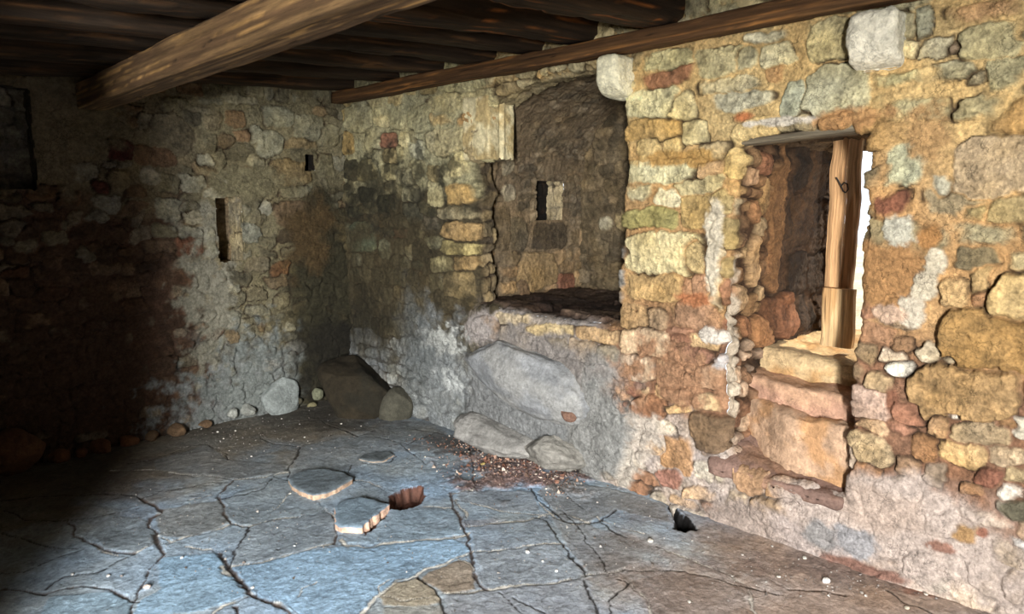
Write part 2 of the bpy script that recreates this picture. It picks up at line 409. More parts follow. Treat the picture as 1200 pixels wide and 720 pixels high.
def right_coats(Y, Z, H, C):
    # lime and plaster patches, stains and salt bloom that belong to the wall itself
    def c(px, py, hw, hh, col, flat=.6, seed=0, soft=.3, rot=0, rough=.45, lvl=.012, fr=9, amt=1.0):
        p = hit(0, W, px, py); l = hit(0, W, px-hw, py); r = hit(0, W, px+hw, py); u = hit(0, W, px, py-hh); d = hit(0, W, px, py+hh)
        m = blob(Y, Z, p[1], p[2], abs(l[1]-r[1])/2, abs(u[2]-d[2])/2, seed, soft, rot, rough, fr=fr)*amt
        coat(H, C, m, col, flat, lvl, seed, Y, Z)
    c(1000,138,50,10,(196,142,82),.6,1,fr=20,amt=.8); c(1085,155,22,30,(190,148,90),.4,2,fr=14); c(790,185,50,10,(206,160,80),.3,3,fr=14)
    c(1050,325,44,46,(176,128,72),.9,4,.2,fr=6,lvl=.006); c(1090,278,14,18,(176,124,62),.8,5)
    c(1052,272,20,15,(206,200,178),.8,6,.2,fr=16,lvl=.014)
    c(1097,308,12,16,(206,192,164),.8,7,.15,fr=16,lvl=.016); c(1084,335,14,18,(204,190,162),.8,8,.15,fr=16,lvl=.016)
    c(1068,362,15,22,(206,192,168),.8,9,.15,fr=16,lvl=.016); c(1042,368,26,10,(216,180,150),.6,10,.2,fr=16)
    c(905,143,36,5,(220,208,188),.6,11,.2,fr=16); c(870,138,12,7,(200,120,60),.3,12)
    c(838,285,10,44,(222,208,180),.6,13,.25,fr=14,lvl=.018); c(835,395,16,9,(224,212,196),.7,14,.2,fr=16,lvl=.02)
    c(848,425,14,10,(220,214,210),.6,15,.2,fr=16); c(752,505,22,26,(204,190,174),.5,16,.3,fr=12)
    c(735,548,14,26,(200,188,172),.6,17,.3,fr=12); c(1044,468,8,20,(150,98,70),.3,18)
    c(812,352,24,8,(190,120,70),.2,19,fr=16); c(790,440,60,26,(176,130,92),.15,31,.5,fr=12,rough=1.1)
    # salt bloom low on the wall
    c(1065,625,150,60,(192,174,162),.75,20,.35,rot=0,rough=.5,fr=5,lvl=.010); c(930,640,90,30,(184,168,160),.6,21,.4,fr=8)
    c(1040,600,60,25,(190,168,152),.5,22,.5,fr=8); c(870,610,50,22,(172,154,142),.4,23,.5,fr=10)
    c(1131,625,14,10,(176,136,84),.3,24,fr=14); c(960,625,22,14,(150,146,144),.3,25,fr=12); c(1005,635,30,16,(156,154,156),.3,26,fr=14)
    c(1150,625,6,5,(150,98,76),.2,27,fr=20); c(1100,640,20,6,(150,108,90),.2,28,rough=.8,fr=18); c(1010,665,50,7,(146,106,90),.2,29,rot=0,fr=10)
    c(1188,600,18,10,(112,106,84),.2,30,fr=12)
    # grey smooth foot under the alcove
    c(600,470,66,48,(136,138,138),.8,40,.3,fr=5,rough=.35,lvl=.03); c(700,500,34,66,(150,150,146),.85,41,.25,fr=5,rough=.35,lvl=.03)
    c(640,420,70,24,(150,142,136),.3,42,.5,fr=9); c(562,385,16,18,(176,166,160),.4,43,.4,fr=14)
    # soot and damp towards the corner, pale foot of the pier
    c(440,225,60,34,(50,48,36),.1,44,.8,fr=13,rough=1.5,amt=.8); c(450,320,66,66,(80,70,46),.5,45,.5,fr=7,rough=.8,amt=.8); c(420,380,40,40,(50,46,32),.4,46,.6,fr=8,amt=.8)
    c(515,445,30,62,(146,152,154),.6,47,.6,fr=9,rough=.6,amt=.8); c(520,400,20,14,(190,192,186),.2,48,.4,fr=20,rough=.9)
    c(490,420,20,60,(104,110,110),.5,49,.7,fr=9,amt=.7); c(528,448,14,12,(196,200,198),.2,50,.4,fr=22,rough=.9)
    return H, C

ys = axis_steps([(-2.2, -.7, .03), (-.7, .3, .009), (.3, 2.4, .0052), (2.4, 3.6, .0065), (3.6, 5.12, .0095)])
zs = axis_steps([(-.12, 2.40, .0055), (2.40, 2.78, .016)])
Y, Z = np.meshgrid(ys, zs, indexing='ij')
fillR = courses(-.8, .2, -.1, 2.8, .09, .16, pal_r) + courses(.2, 2.35, -.1, .5, .10, .16, pal_r) + courses(.2, 2.35, .5, 1.2, .075, .13, pal_r) + courses(.2, 2.35, 1.2, 2.8, .10, .19, pal_r)
fillR += courses(2.35, 3.5, -.1, .9, .12, .18, pal_r) + courses(2.35, 3.5, 1.9, 2.8, .08, .14, pal_r) + courses(3.35, 5.1, -.1, 2.8, .10, .14, pal_r)
fillR += courses(-2.2, -.8, -.1, 2.8, .14, .22, pal_r)
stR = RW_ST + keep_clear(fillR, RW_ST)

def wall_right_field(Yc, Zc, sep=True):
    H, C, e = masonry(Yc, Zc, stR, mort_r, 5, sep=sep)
    return right_coats(Yc, Zc, H, C)
def edge_field(y1, z1):
    H, C = wall_right_field(y1[None, :], z1[None, :], False)
    return H[0], C[0]

hA, hB = HOLES['alcove'], HOLES['door']
eA, eB = hole_field(Y, Z, hA), hole_field(Y, Z, hB)
def snap(Y, Z, e, h):
    """pull grid points that lie in the opening onto its edge"""
    m = e < 0
    cand = np.stack([Y-h['y0'](Z), h['y1'](Z)-Y, Z-h['z0'](Y), h['z1'](Y)-Z], 0)
    k = cand.argmin(0)
    Y2, Z2 = Y.copy(), Z.copy()
    Y2 = np.where(m & (k == 0), h['y0'](Z), Y2); Y2 = np.where(m & (k == 1), h['y1'](Z), Y2)
    Z2 = np.where(m & (k == 2), h['z0'](Y), Z2); Z2 = np.where(m & (k == 3), h['z1'](Y), Z2)
    return Y2, Z2, k
Ys, Zs, kA = snap(Y, Z, eA, hA); Ys, Zs, kB = snap(Ys, Zs, eB, hB)
H, C = wall_right_field(Y, Z)
NX = -np.ones_like(Y); NY = np.zeros_like(Y); NZ = np.zeros_like(Y); back = np.zeros_like(Y)
for e, k, h in ((eA, kA, hA), (eB, kB, hB)):
    ec = np.clip(e, 0, RC); f = 1-ec/RC
    back = np.maximum(back, RC-np.sqrt(np.maximum(RC**2-(RC-ec)**2, 0)))
    dirY = np.where(k == 0, 1, np.where(k == 1, -1, 0)); dirZ = np.where(k == 2, 1, np.where(k == 3, -1, 0))
    ang = f*math.pi/2; on = f > 0
    NX = np.where(on, -np.cos(ang), NX); NY = np.where(on, np.sin(ang)*dirY, NY); NZ = np.where(on, np.sin(ang)*dirZ, NZ)
# slow bulges of the whole wall, fading at the openings
def sway(Y, Z): return .018*fbm(Y*1.3, Z*1.3, 77, 2)
edgefade = smooth(0, .25, np.minimum(np.abs(eA), np.abs(eB)))
Hs = H + sway(Y, Z)*edgefade
P = np.stack([W+back+NX*Hs, Ys+NY*H, Zs+NZ*H], -1)
vin = (eA >= 0) & (eB >= 0)
keep = (vin[:-1, :-1] | vin[1:, :-1] | vin[1:, 1:] | vin[:-1, 1:])
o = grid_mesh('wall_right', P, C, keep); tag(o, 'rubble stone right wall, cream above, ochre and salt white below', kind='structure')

def jamb(name, axis, h, key, x1, coord, colf, seed, relief=1.0, sgn=1, step=.006, stones=None, mort=(120,84,52), extra=0, parent=None, widen=0, coats=None, x0=None):
    """reveal surface running back into the wall from one edge of an opening"""
    xs = axis_steps([((W+RC*.75) if x0 is None else x0, x1, step)])
    if axis == 'y':
        X, T = np.meshgrid(xs, coord, indexing='ij')
        base = h[key](T)
        Hh, Cc, e = masonry(X, T, stones, mort, seed, relief=1)
        # join on to the wall face colours at the arris
        Hf, Cf = edge_field(h[key](coord), coord)
        w = smooth(W+.02, W+.09, X)
        Hh = Hf[None, :]*(1-w)+Hh*relief*w; Cc = Cf[None]*(1-w[..., None])+Cc*w[..., None]
        if coats: coats(X, T, Hh, Cc)
        Pp = np.stack([X, base+sgn*Hh+widen*(X-W), T], -1)
    else:
        X, T = np.meshgrid(xs, coord, indexing='ij')
        base = h[key](T)
        Hh, Cc, e = masonry(X, T, stones, mort, seed)
        w = smooth(W+.02, W+.07, X)
        Hf, Cf = edge_field(coord, h[key](coord))
        Hh = Hf[None, :]*(1-w)+Hh*relief*w; Cc = Cf[None]*(1-w[..., None])+Cc*w[..., None]
        if coats: coats(X, T, Hh, Cc)
        Pp = np.stack([X, T, base+sgn*Hh], -1)
    return grid_mesh(name, Pp, Cc, None, parent=parent), Pp

# ---- door reveals: far jamb of rough projecting stones, near jamb, head
def pal_j(x, z):
    if z < .9: return [(176,128,92),(150,104,74),(190,160,136)]
    return [(158,118,74),(130,94,58),(180,146,100),(104,74,48),(150,126,92)]
jx = 4.45
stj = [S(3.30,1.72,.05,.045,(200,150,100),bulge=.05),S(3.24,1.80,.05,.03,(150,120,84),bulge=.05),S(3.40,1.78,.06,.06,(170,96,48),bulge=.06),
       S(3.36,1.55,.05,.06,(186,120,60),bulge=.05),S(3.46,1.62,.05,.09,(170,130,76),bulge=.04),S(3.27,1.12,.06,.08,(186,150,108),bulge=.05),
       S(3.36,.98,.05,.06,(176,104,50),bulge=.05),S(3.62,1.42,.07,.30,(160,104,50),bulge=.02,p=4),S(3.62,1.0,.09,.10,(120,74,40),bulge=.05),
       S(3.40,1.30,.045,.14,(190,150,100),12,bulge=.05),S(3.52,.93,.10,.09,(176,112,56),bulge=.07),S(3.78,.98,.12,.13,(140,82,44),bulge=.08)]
fj = courses(3.17, 3.55, .1, 2.0, .07, .075, pal_j, jit=.5, bulge=(.025, .06)) + courses(3.55, 4.5, .3, 2.0, .3, .2, [(66,46,28),(54,38,24),(84,58,34)], bulge=(.01, .02))  # stones deeper in are coloured darker, painting in the passage shade
stj = stj+keep_clear(fj, stj)
zj = axis_steps([(.05, 1.96, .006)])
def jc(X, T, Hh, Cc):
    coat(Hh, Cc, blob(X, T, 3.22, .8, .05, .42, 60, .3, fr=14), (204,186,160), .3, .02, 60, X, T)
    coat(Hh, Cc, blob(X, T, 3.62, 1.55, .09, .34, 61, .2, fr=9), (140,98,54), .6, .02, 61, X, T)
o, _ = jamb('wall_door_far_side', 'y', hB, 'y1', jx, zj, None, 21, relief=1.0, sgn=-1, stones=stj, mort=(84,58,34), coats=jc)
tag(o, 'projecting rough brown stones lining the far side of the doorway', kind='structure')
o, _ = jamb('wall_door_near_side', 'y', hB, 'y0', 3.95, axis_steps([(.2, 1.96, .01)]), None, 22, sgn=1, step=.01, widen=-.25,
            stones=courses(3.1, 4.0, .1, 2.0, .12, .16, [(206,170,120),(196,150,96),(214,190,150)]), mort=(206,150,92))
tag(o, 'ochre plastered near side of the doorway', kind='structure')
yj = axis_steps([(1.02, 1.76, .008)])
o, _ = jamb('ceiling_doorway', 'z', hB, 'z1', 4.45, yj, None, 23, sgn=-1, step=.01,
            stones=courses(3.1, 4.5, 1.0, 1.8, .12, .16, [(120,96,68),(96,76,54)]), mort=(96,74,50))
tag(o, 'stone underside over the doorway passage', kind='structure')

# ---- alcove: far jamb, near jamb, arch soffit, ledge, side wall with vault, end wall
zz = axis_steps([(.88, 1.87, .008)])
stp = courses(3.1, 3.5, .8, 2.4, .10, .10, [(120,104,76),(96,84,62),(150,130,92)])
o, _ = jamb('wall_alcove_far_jamb', 'y', hA, 'y1', W+.17, zz, None, 24, sgn=-1, stones=stp, mort=(84,72,54))
tag(o, 'broken stone edge of the pier left of the alcove', kind='structure')
o, _ = jamb('wall_alcove_near_jamb', 'y', hA, 'y0', 3.75, axis_steps([(.88, 2.34, .012)]), None, 25, sgn=1, step=.012, stones=stp, mort=(120,100,70))
tag(o, 'side of the doorway pillar facing the alcove', kind='structure')
o, _ = jamb('wall_alcove_soffit', 'z', hA, 'z1', W+.22, axis_steps([(2.2, 3.35, .01)]), None, 26, sgn=-1, step=.01, stones=courses(3.1, 3.5, 2.1, 3.5, .1, .1, [(190,172,126),(160,144,104)]), mort=(160,140,100))
tag(o, 'stones under the front arch of the alcove', kind='structure')

# ledge
ax = axis_steps([(W+RC*.8, 4.5, .010)]); ay = axis_steps([(2.1, 3.75, .010)])
X, Yl = np.meshgrid(ax, ay, indexing='ij')
stl = courses(3.1, 4.6, 2.0, 3.8, .20, .26, [(92,70,56),(78,60,48),(104,84,70),(66,48,38)], bulge=(.01, .03))
Hh, Cc, e = masonry(X, Yl, stl, (62,42,30), 27, warp=.03)
base = hA['z0'](Yl)
w = smooth(W+.02, W+.08, X)
Hf, Cf = edge_field(ay, hA['z0'](ay))
Hh = Hf[None]*(1-w)+Hh*w; Cc = Cf[None]*(1-w[..., None])+Cc*w[..., None]
o = grid_mesh('floor_alcove', np.stack([X, Yl, base+Hh], -1), Cc, None)
tag(o, 'dark earthy stone ledge forming the alcove floor', kind='structure')

# side wall rising into the barrel vault (profile in y,z swept along x)
prof = [(3.66, .86), (3.66, 1.4), (3.655, 1.75), (3.61, 1.98), (3.5, 2.14), (3.33, 2.28), (3.08, 2.375), (2.8, 2.41), (2.5, 2.40), (2.2, 2.33), (1.98, 2.2), (1.9, 2.0), (1.9, .86)]
prof = np.array(prof); sl = np.r_[0, np.cumsum(np.hypot(*np.diff(prof, axis=0).T))]
us = axis_steps([(0, 2.2, .0085), (2.2, sl[-1], .03)])
py_ = np.interp(us, sl, prof[:, 0]); pz_ = np.interp(us, sl, prof[:, 1])
k = np.ones(15)/15
py_[8:-8] = np.convolve(py_, k, 'same')[8:-8]; pz_[8:-8] = np.convolve(pz_, k, 'same')[8:-8]
ty, tz = np.gradient(py_), np.gradient(pz_); L_ = np.hypot(ty, tz)+1e-9
ny_, nz_ = -tz/L_, ty/L_        # towards the inside
xv = axis_steps([(W+.16, 4.46, .008)])
X, U = np.meshgrid(xv, us, indexing='ij')
nx0, nx1, nu0, nu1 = 3.90, 4.205, 1.447-.86, 1.747-.86
pal_v = lambda x, u: [(128,112,88),(112,98,76),(140,124,100)] if u > .45 else [(150,126,90),(128,106,78),(170,140,100)]
stv = [S(3.93,.22,.22,.15,(150,124,84),0,4),S(4.25,.12,.11,.07,(160,90,55),0,4),S(4.08,.06,.10,.05,(176,140,96)),S(3.62,.12,.10,.05,(186,150,100)),S(3.63,.24,.10,.05,(160,126,82)),
       S(3.78,.10,.06,.09,(120,96,70)),S(4.07,.48,.19,.10,(86,74,58),0,5),S(3.55,.55,.09,.16,(110,94,70)),S(3.72,.50,.10,.14,(104,92,72)),
       S(3.36,.5,.13,.3,(140,110,70),0,4),S(3.36,1.0,.13,.2,(128,108,76),0,4),S(3.62,.8,.08,.06,(176,164,136)),S(3.60,.98,.07,.06,(170,156,126)),S(3.36,.15,.1,.13,(130,100,66))]
stv = stv+keep_clear(courses(3.2, 4.5, 0, .5, .1, .14, pal_v)+courses(3.2, 4.5, .5, sl[-1], .055, .10, pal_v, bulge=(.002, .012)), stv)
Hh, Cc, e = masonry(X, U, stv, (136,114,82), 28, joint=.6, mortar_in=.002)
m = smooth(.75, 1.0, U+.1*fbm(X*4, U*4, 5, 3))
coat(Hh, Cc, m*.75*smooth(-.2, .3, fbm(X*7, U*7, 6, 4)), (126,106,78), .5, .004, 8, X, U)
crack = np.exp(-((X-(3.455+.012*fbm(U*9, U*0, 3, 3)))/.007)**2)*smooth(1.2, 1.0, U)
Hh -= .05*crack; Cc += (rgb((26,20,14))-Cc)*crack[..., None]
inn = (X > nx0) & (X < nx1) & (U > nu0) & (U < nu1)
Pp = np.stack([X, py_[None, :]+ny_[None, :]*Hh, pz_[None, :]+nz_[None, :]*Hh], -1)
kp = ~(inn[:-1, :-1] & inn[1:, :-1] & inn[1:, 1:] & inn[:-1, 1:])
o = grid_mesh('wall_alcove_side', Pp, Cc, kp); tag(o, 'brown rendered side wall and barrel vault of the alcove', kind='structure')
# end wall
ye = axis_steps([(1.85, 3.72, .011)]); ze = axis_steps([(.86, 2.5, .011)])
Ye, Ze = np.meshgrid(ye, ze, indexing='ij')
ste = [S(3.42,1.42,.07,.06,(190,180,150),0,2),S(3.24,1.45,.08,.07,(184,164,120),0,2.2),S(3.34,1.6,.05,.04,(150,130,100)),S(2.95,1.38,.12,.10,(96,84,62))]
ste = ste+keep_clear(courses(1.8, 3.8, .8, 2.5, .08, .12, [(126,110,84),(112,98,74),(140,122,92),(98,86,66)]), ste)
Hh, Cc, e = masonry(Ye, Ze, ste, (122,104,74), 29, joint=.6)
o = grid_mesh('wall_alcove_end', np.stack([4.42-Hh, Ye, Ze], -1), Cc, None); tag(o, 'brown stone end wall of the alcove', kind='structure')

def recess(name, ax, plane, a0, a1, z0, z1, depth, cols, seed, label, rnd=.01):
    """small niche: five rough faces behind an opening in a wall that faces -ax"""
    st = .008
    faces = []
    A = axis_steps([(a0-.015, a1+.015, st)]); Zz = axis_steps([(z0-.015, z1+.015, st)]); Q = axis_steps([(.003, depth+.015, st)])
    def add(s, t, fn, col, sd):
        SS, TT = np.meshgrid(s, t, indexing='ij')
        stn = courses(s[0]-.05, s[-1]+.05, t[0]-.05, t[-1]+.05, .12, .14, [col], bulge=(.001, .005))
        Hh, Cc, e = masonry(SS, TT, stn, tuple(int(c*.8) for c in col), sd)
        return SS, TT, Hh*.6, Cc, fn
    spec = [add(A, Zz, lambda s, t, h: (s, depth-h, t), cols[0], seed), add(Q, Zz, lambda s, t, h: (a0+h, s, t), cols[1], seed+1),
            add(Q, Zz, lambda s, t, h: (a1-h, s, t), cols[2], seed+2), add(A, Q, lambda s, t, h: (s, t, z0+h), cols[3], seed+3),
            add(A, Q, lambda s, t, h: (s, t, z1-h), cols[4], seed+4)]
    Vs, Fs, Cs = [], [], []; base = 0
    for SS, TT, Hh, Cc, fn in spec:
        a, d, z = fn(SS, TT, Hh)
        a, d, z = [np.broadcast_to(v, SS.shape) for v in (a, d, z)]
        if ax == 1: Pq = np.stack([a, plane+d, z], -1)
        else: Pq = np.stack([plane+d, a, z], -1)
        ni, nj = SS.shape; idx = np.arange(ni*nj).reshape(ni, nj)+base
        Fs.append(np.stack([idx[:-1, :-1], idx[1:, :-1], idx[1:, 1:], idx[:-1, 1:]], -1).reshape(-1, 4))
        Vs.append(Pq.reshape(-1, 3)); Cs.append(Cc.reshape(-1, 3)); base += ni*nj
    me = bpy.data.meshes.new(name); V = np.concatenate(Vs); F = np.concatenate(Fs).astype(np.int32)
    me.vertices.add(len(V)); me.vertices.foreach_set('co', V.astype(np.float32).ravel())
    me.loops.add(F.size); me.loops.foreach_set('vertex_index', F.ravel())
    me.polygons.add(len(F)); me.polygons.foreach_set('loop_start', np.arange(0, F.size, 4, dtype=np.int32))
    me.update(calc_edges=True); me.polygons.foreach_set('use_smooth', np.ones(len(F), bool)); set_col(me, np.concatenate(Cs))
    return tag(link(name, me, M_STONE), label, kind='structure')
recess('wall_alcove_niche', 1, 3.66, nx0-.012, nx1+.012, 1.435, 1.76, .17, [(26,21,16),(60,50,38),(186,168,130),(110,96,72),(60,50,38)], 300, 'small square niche in the alcove side wall')  # near-black back face paints in the darkness of a deeper slot

# ------------------------------------------------------------------ back wall
BW_ST = [bw(*a) for a in [
 (314,168,18,16,(178,176,148)),(327,137,16,11,(168,166,138)),(362,148,17,13,(166,162,132)),(202,158,24,21,(124,112,86),10,2.4),
 (182,182,22,11,(130,98,68)),(352,170,18,7,(172,150,104)),(340,203,22,14,(156,134,88)),(345,252,20,15,(140,116,86)),(345,277,18,8,(92,80,60),0,2.2),
 (222,288,15,11,(136,82,50)),(247,285,8,18,(172,170,148)),(235,254,20,7,(168,162,140)),(200,245,15,12,(160,156,136)),(222,272,14,7,(150,146,126)),
 (230,138,11,8,(104,96,74)),(276,139,12,10,(150,120,80)),(248,141,11,9,(146,132,98)),(142,176,17,12,(122,16,12),20,2.6,.03),(97,201,18,11,(156,148,132)),
 (125,237,17,10,(160,152,136)),(114,255,12,9,(150,142,126)),(178,205,9,9,(166,158,140)),(130,193,8,5,(156,146,128)),(148,193,8,5,(150,140,124)),
 (238,130,12,3,(160,150,120)),(205,122,14,9,(140,130,100)),(250,120,15,4,(170,166,140)),(285,118,20,5,(176,170,140)),(118,220,10,6,(110,46,30),0,2.2),
 (312,242,8,8,(178,176,156)),(292,272,12,12,(160,160,140),0,2.2),(345,225,18,6,(150,144,116)),(300,188,12,6,(176,166,128)),(285,160,10,6,(166,132,92)),
 (385,196,12,13,(150,142,108)),(385,160,11,12,(168,160,122)),(55,226,22,8,(108,76,48)),(80,235,14,10,(112,82,56)),(30,290,16,7,(140,128,108)),(10,285,10,7,(130,118,98)),
 (65,280,14,9,(144,132,112)),(100,300,12,8,(140,128,110)),(75,265,8,6,(148,138,118)),(20,320,16,8,(100,64,40)),(140,400,14,9,(124,110,92)),(265,432,12,11,(150,152,142)),
 (250,405,14,7,(160,158,140)),(220,425,14,8,(140,130,110)),(60,345,20,8,(96,62,40)),(110,340,14,7,(112,84,58)),(90,375,16,6,(100,70,46)),(30,455,24,9,(96,60,36)),(120,485,30,6,(110,76,50)),
 (270,375,12,9,(150,150,130)),(300,345,10,9,(140,130,100)),(330,352,10,9,(140,130,96),0,2),(240,350,18,8,(142,130,100)),(300,310,14,9,(146,134,104)),(330,315,12,10,(140,98,58)),
 (190,330,14,8,(112,80,54)),(160,360,16,8,(104,72,48)),
 ]]
def pal_b(x, z): return [tuple(k*.80 for k in c) for c in pal_b0(x, z)]
def pal_b0(x, z):
    if x < 1.95 + .2*math.sin(z*3): 
        if z > 1.6: return [(132,116,88),(148,134,108),(118,100,74),(124,96,66)]
        return [(112,82,58),(98,72,52),(130,102,76),(140,124,104),(92,66,48)]
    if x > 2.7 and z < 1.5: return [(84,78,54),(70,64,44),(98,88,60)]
    if z < .6: return [(128,128,120),(112,112,104),(144,144,138)]
    return [(160,154,126),(142,134,104),(150,128,92),(170,166,142),(120,112,86)]
def mort_b(SS, TT):
    n = .2*fbm(SS*2.2, TT*2.2, 191, 3); x = SS+n; z = TT+n
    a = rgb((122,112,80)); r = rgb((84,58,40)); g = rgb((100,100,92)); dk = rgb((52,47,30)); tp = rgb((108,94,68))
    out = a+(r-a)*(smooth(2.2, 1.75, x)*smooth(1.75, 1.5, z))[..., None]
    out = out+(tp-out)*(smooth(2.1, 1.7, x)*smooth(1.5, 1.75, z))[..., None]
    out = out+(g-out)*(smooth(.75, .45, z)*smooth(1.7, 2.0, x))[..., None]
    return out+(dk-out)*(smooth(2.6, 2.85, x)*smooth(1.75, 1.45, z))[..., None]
xs = axis_steps([(-1.7, .75, .03), (.75, 3.24, .0078)]); zb = axis_steps([(-.1, 2.36, .0078), (2.36, 2.78, .03)])
X, Z = np.meshgrid(xs, zb, indexing='ij')
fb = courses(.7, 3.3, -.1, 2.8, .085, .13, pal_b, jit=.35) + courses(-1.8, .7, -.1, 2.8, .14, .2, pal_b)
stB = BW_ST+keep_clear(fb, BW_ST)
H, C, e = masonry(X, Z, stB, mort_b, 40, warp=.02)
def cb(px, py, hw, hh, col, flat=.6, seed=0, soft=.3, rough=.45, fr=7, lvl=.008):
    p = hit(1, D, px, py); l = hit(1, D, px-hw, py); r = hit(1, D, px+hw, py); u = hit(1, D, px, py-hh); d = hit(1, D, px, py+hh)
    coat(H, C, blob(X, Z, p[0], p[2], abs(l[0]-r[0])/2, abs(u[2]-d[2])/2, seed, soft, 0, rough, fr=fr), col, flat, lvl, seed, X, Z)
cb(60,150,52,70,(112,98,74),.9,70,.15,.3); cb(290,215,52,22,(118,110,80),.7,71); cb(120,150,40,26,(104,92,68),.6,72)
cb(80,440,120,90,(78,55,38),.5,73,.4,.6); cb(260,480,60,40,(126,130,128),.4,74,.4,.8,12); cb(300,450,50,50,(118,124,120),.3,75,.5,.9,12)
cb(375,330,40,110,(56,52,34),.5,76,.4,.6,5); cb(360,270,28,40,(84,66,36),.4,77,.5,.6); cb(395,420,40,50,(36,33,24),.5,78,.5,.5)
cb(245,335,26,70,(136,132,114),.2,79,.5,1.0,12)
H += .02*fbm(X*1.2, Z*1.2, 88, 2)
holesB = [(2.135,2.30,1.175,1.62),(2.825,2.895,1.83,1.94),(.35,1.07,1.67,2.24)]
Xs, Zs2 = X.copy(), Z.copy(); inn = np.zeros(X.shape, bool)
for x0, x1, z0, z1 in holesB:
    wv = .008*fbm(X*12, Z*12, 9, 3)
    ins = (X > x0+wv) & (X < x1+wv) & (Z > z0+wv) & (Z < z1+wv); inn |= ins
    ee = np.minimum(np.minimum(np.abs(X-x0), np.abs(X-x1)), np.minimum(np.abs(Z-z0), np.abs(Z-z1)))
    near = (X > x0-.03) & (X < x1+.03) & (Z > z0-.03) & (Z < z1+.03)
    H = np.where(near & (ee < .03) & ~ins, H*(ee/.03), H)
kp = ~(inn[:-1, :-1] | inn[1:, :-1] | inn[1:, 1:] | inn[:-1, 1:])
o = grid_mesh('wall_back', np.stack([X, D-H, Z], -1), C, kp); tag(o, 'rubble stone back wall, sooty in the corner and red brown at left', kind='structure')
recess('wall_back_niche', 1, D, 2.118, 2.317, 1.158, 1.638, .24, [(140,120,92),(130,112,84),(180,166,130),(150,130,100),(100,84,64)], 320, 'narrow upright niche in the back wall')
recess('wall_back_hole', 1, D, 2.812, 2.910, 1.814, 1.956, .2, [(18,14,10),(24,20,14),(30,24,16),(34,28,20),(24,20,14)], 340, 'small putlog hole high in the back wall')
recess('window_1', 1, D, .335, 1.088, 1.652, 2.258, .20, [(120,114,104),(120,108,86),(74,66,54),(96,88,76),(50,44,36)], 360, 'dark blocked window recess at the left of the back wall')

# ------------------------------------------------------------------ walls behind the viewer
YO0, YO1, ZO = -1.95, .04, 2.32            # wide doorway in the left wall that lets the daylight in
ys = axis_steps([(-2.3, 5.15, .035)]); zs = axis_steps([(-.1, 2.8, .035)])
Yg, Zg = np.meshgrid(ys, zs, indexing='ij')
pal_l = [(168,150,116),(150,130,96),(140,110,76),(178,164,130)]
H, C, e = masonry(Yg, Zg, courses(-2.4, 5.2, -.2, 2.9, .15, .24, pal_l), (150,120,80), 50)
inn = (Yg > YO0) & (Yg < YO1) & (Zg < ZO)
kp = ~(inn[:-1, :-1] & inn[1:, :-1] & inn[1:, 1:] & inn[:-1, 1:])
o = grid_mesh('wall_left', np.stack([-1.6+H, Yg, Zg], -1), C, kp, flip=True); tag(o, 'rubble stone left wall with the wide daylight doorway', kind='structure')
for nm, yy, sg in (('wall_doorway_far_jamb', YO1, -1), ('wall_doorway_near_jamb', YO0, 1)):
    xg = axis_steps([(-2.0, -1.58, .035)]); zg = axis_steps([(-.1, ZO+.05, .035)])
    A, B = np.meshgrid(xg, zg, indexing='ij')
    H, C, e = masonry(A, B, courses(-2.1, -1.5, -.2, 2.5, .15, .24, pal_l), (150,120,80), 51)
    o = grid_mesh(nm, np.stack([A, yy+sg*H*.4-.03*sg, B], -1), C, None); tag(o, 'stone jamb of the daylight doorway', kind='structure')
xs = axis_steps([(-1.7, 3.3, .035)])
A, B = np.meshgrid(xs, zs, indexing='ij')
H, C, e = masonry(A, B, courses(-1.8, 3.4, -.2, 2.9, .15, .24, pal_l), (150,120,80), 52)
o = grid_mesh('wall_rear', np.stack([A, -2.2+H, B], -1), C, None, flip=True); tag(o, 'rubble stone wall behind the viewer', kind='structure')

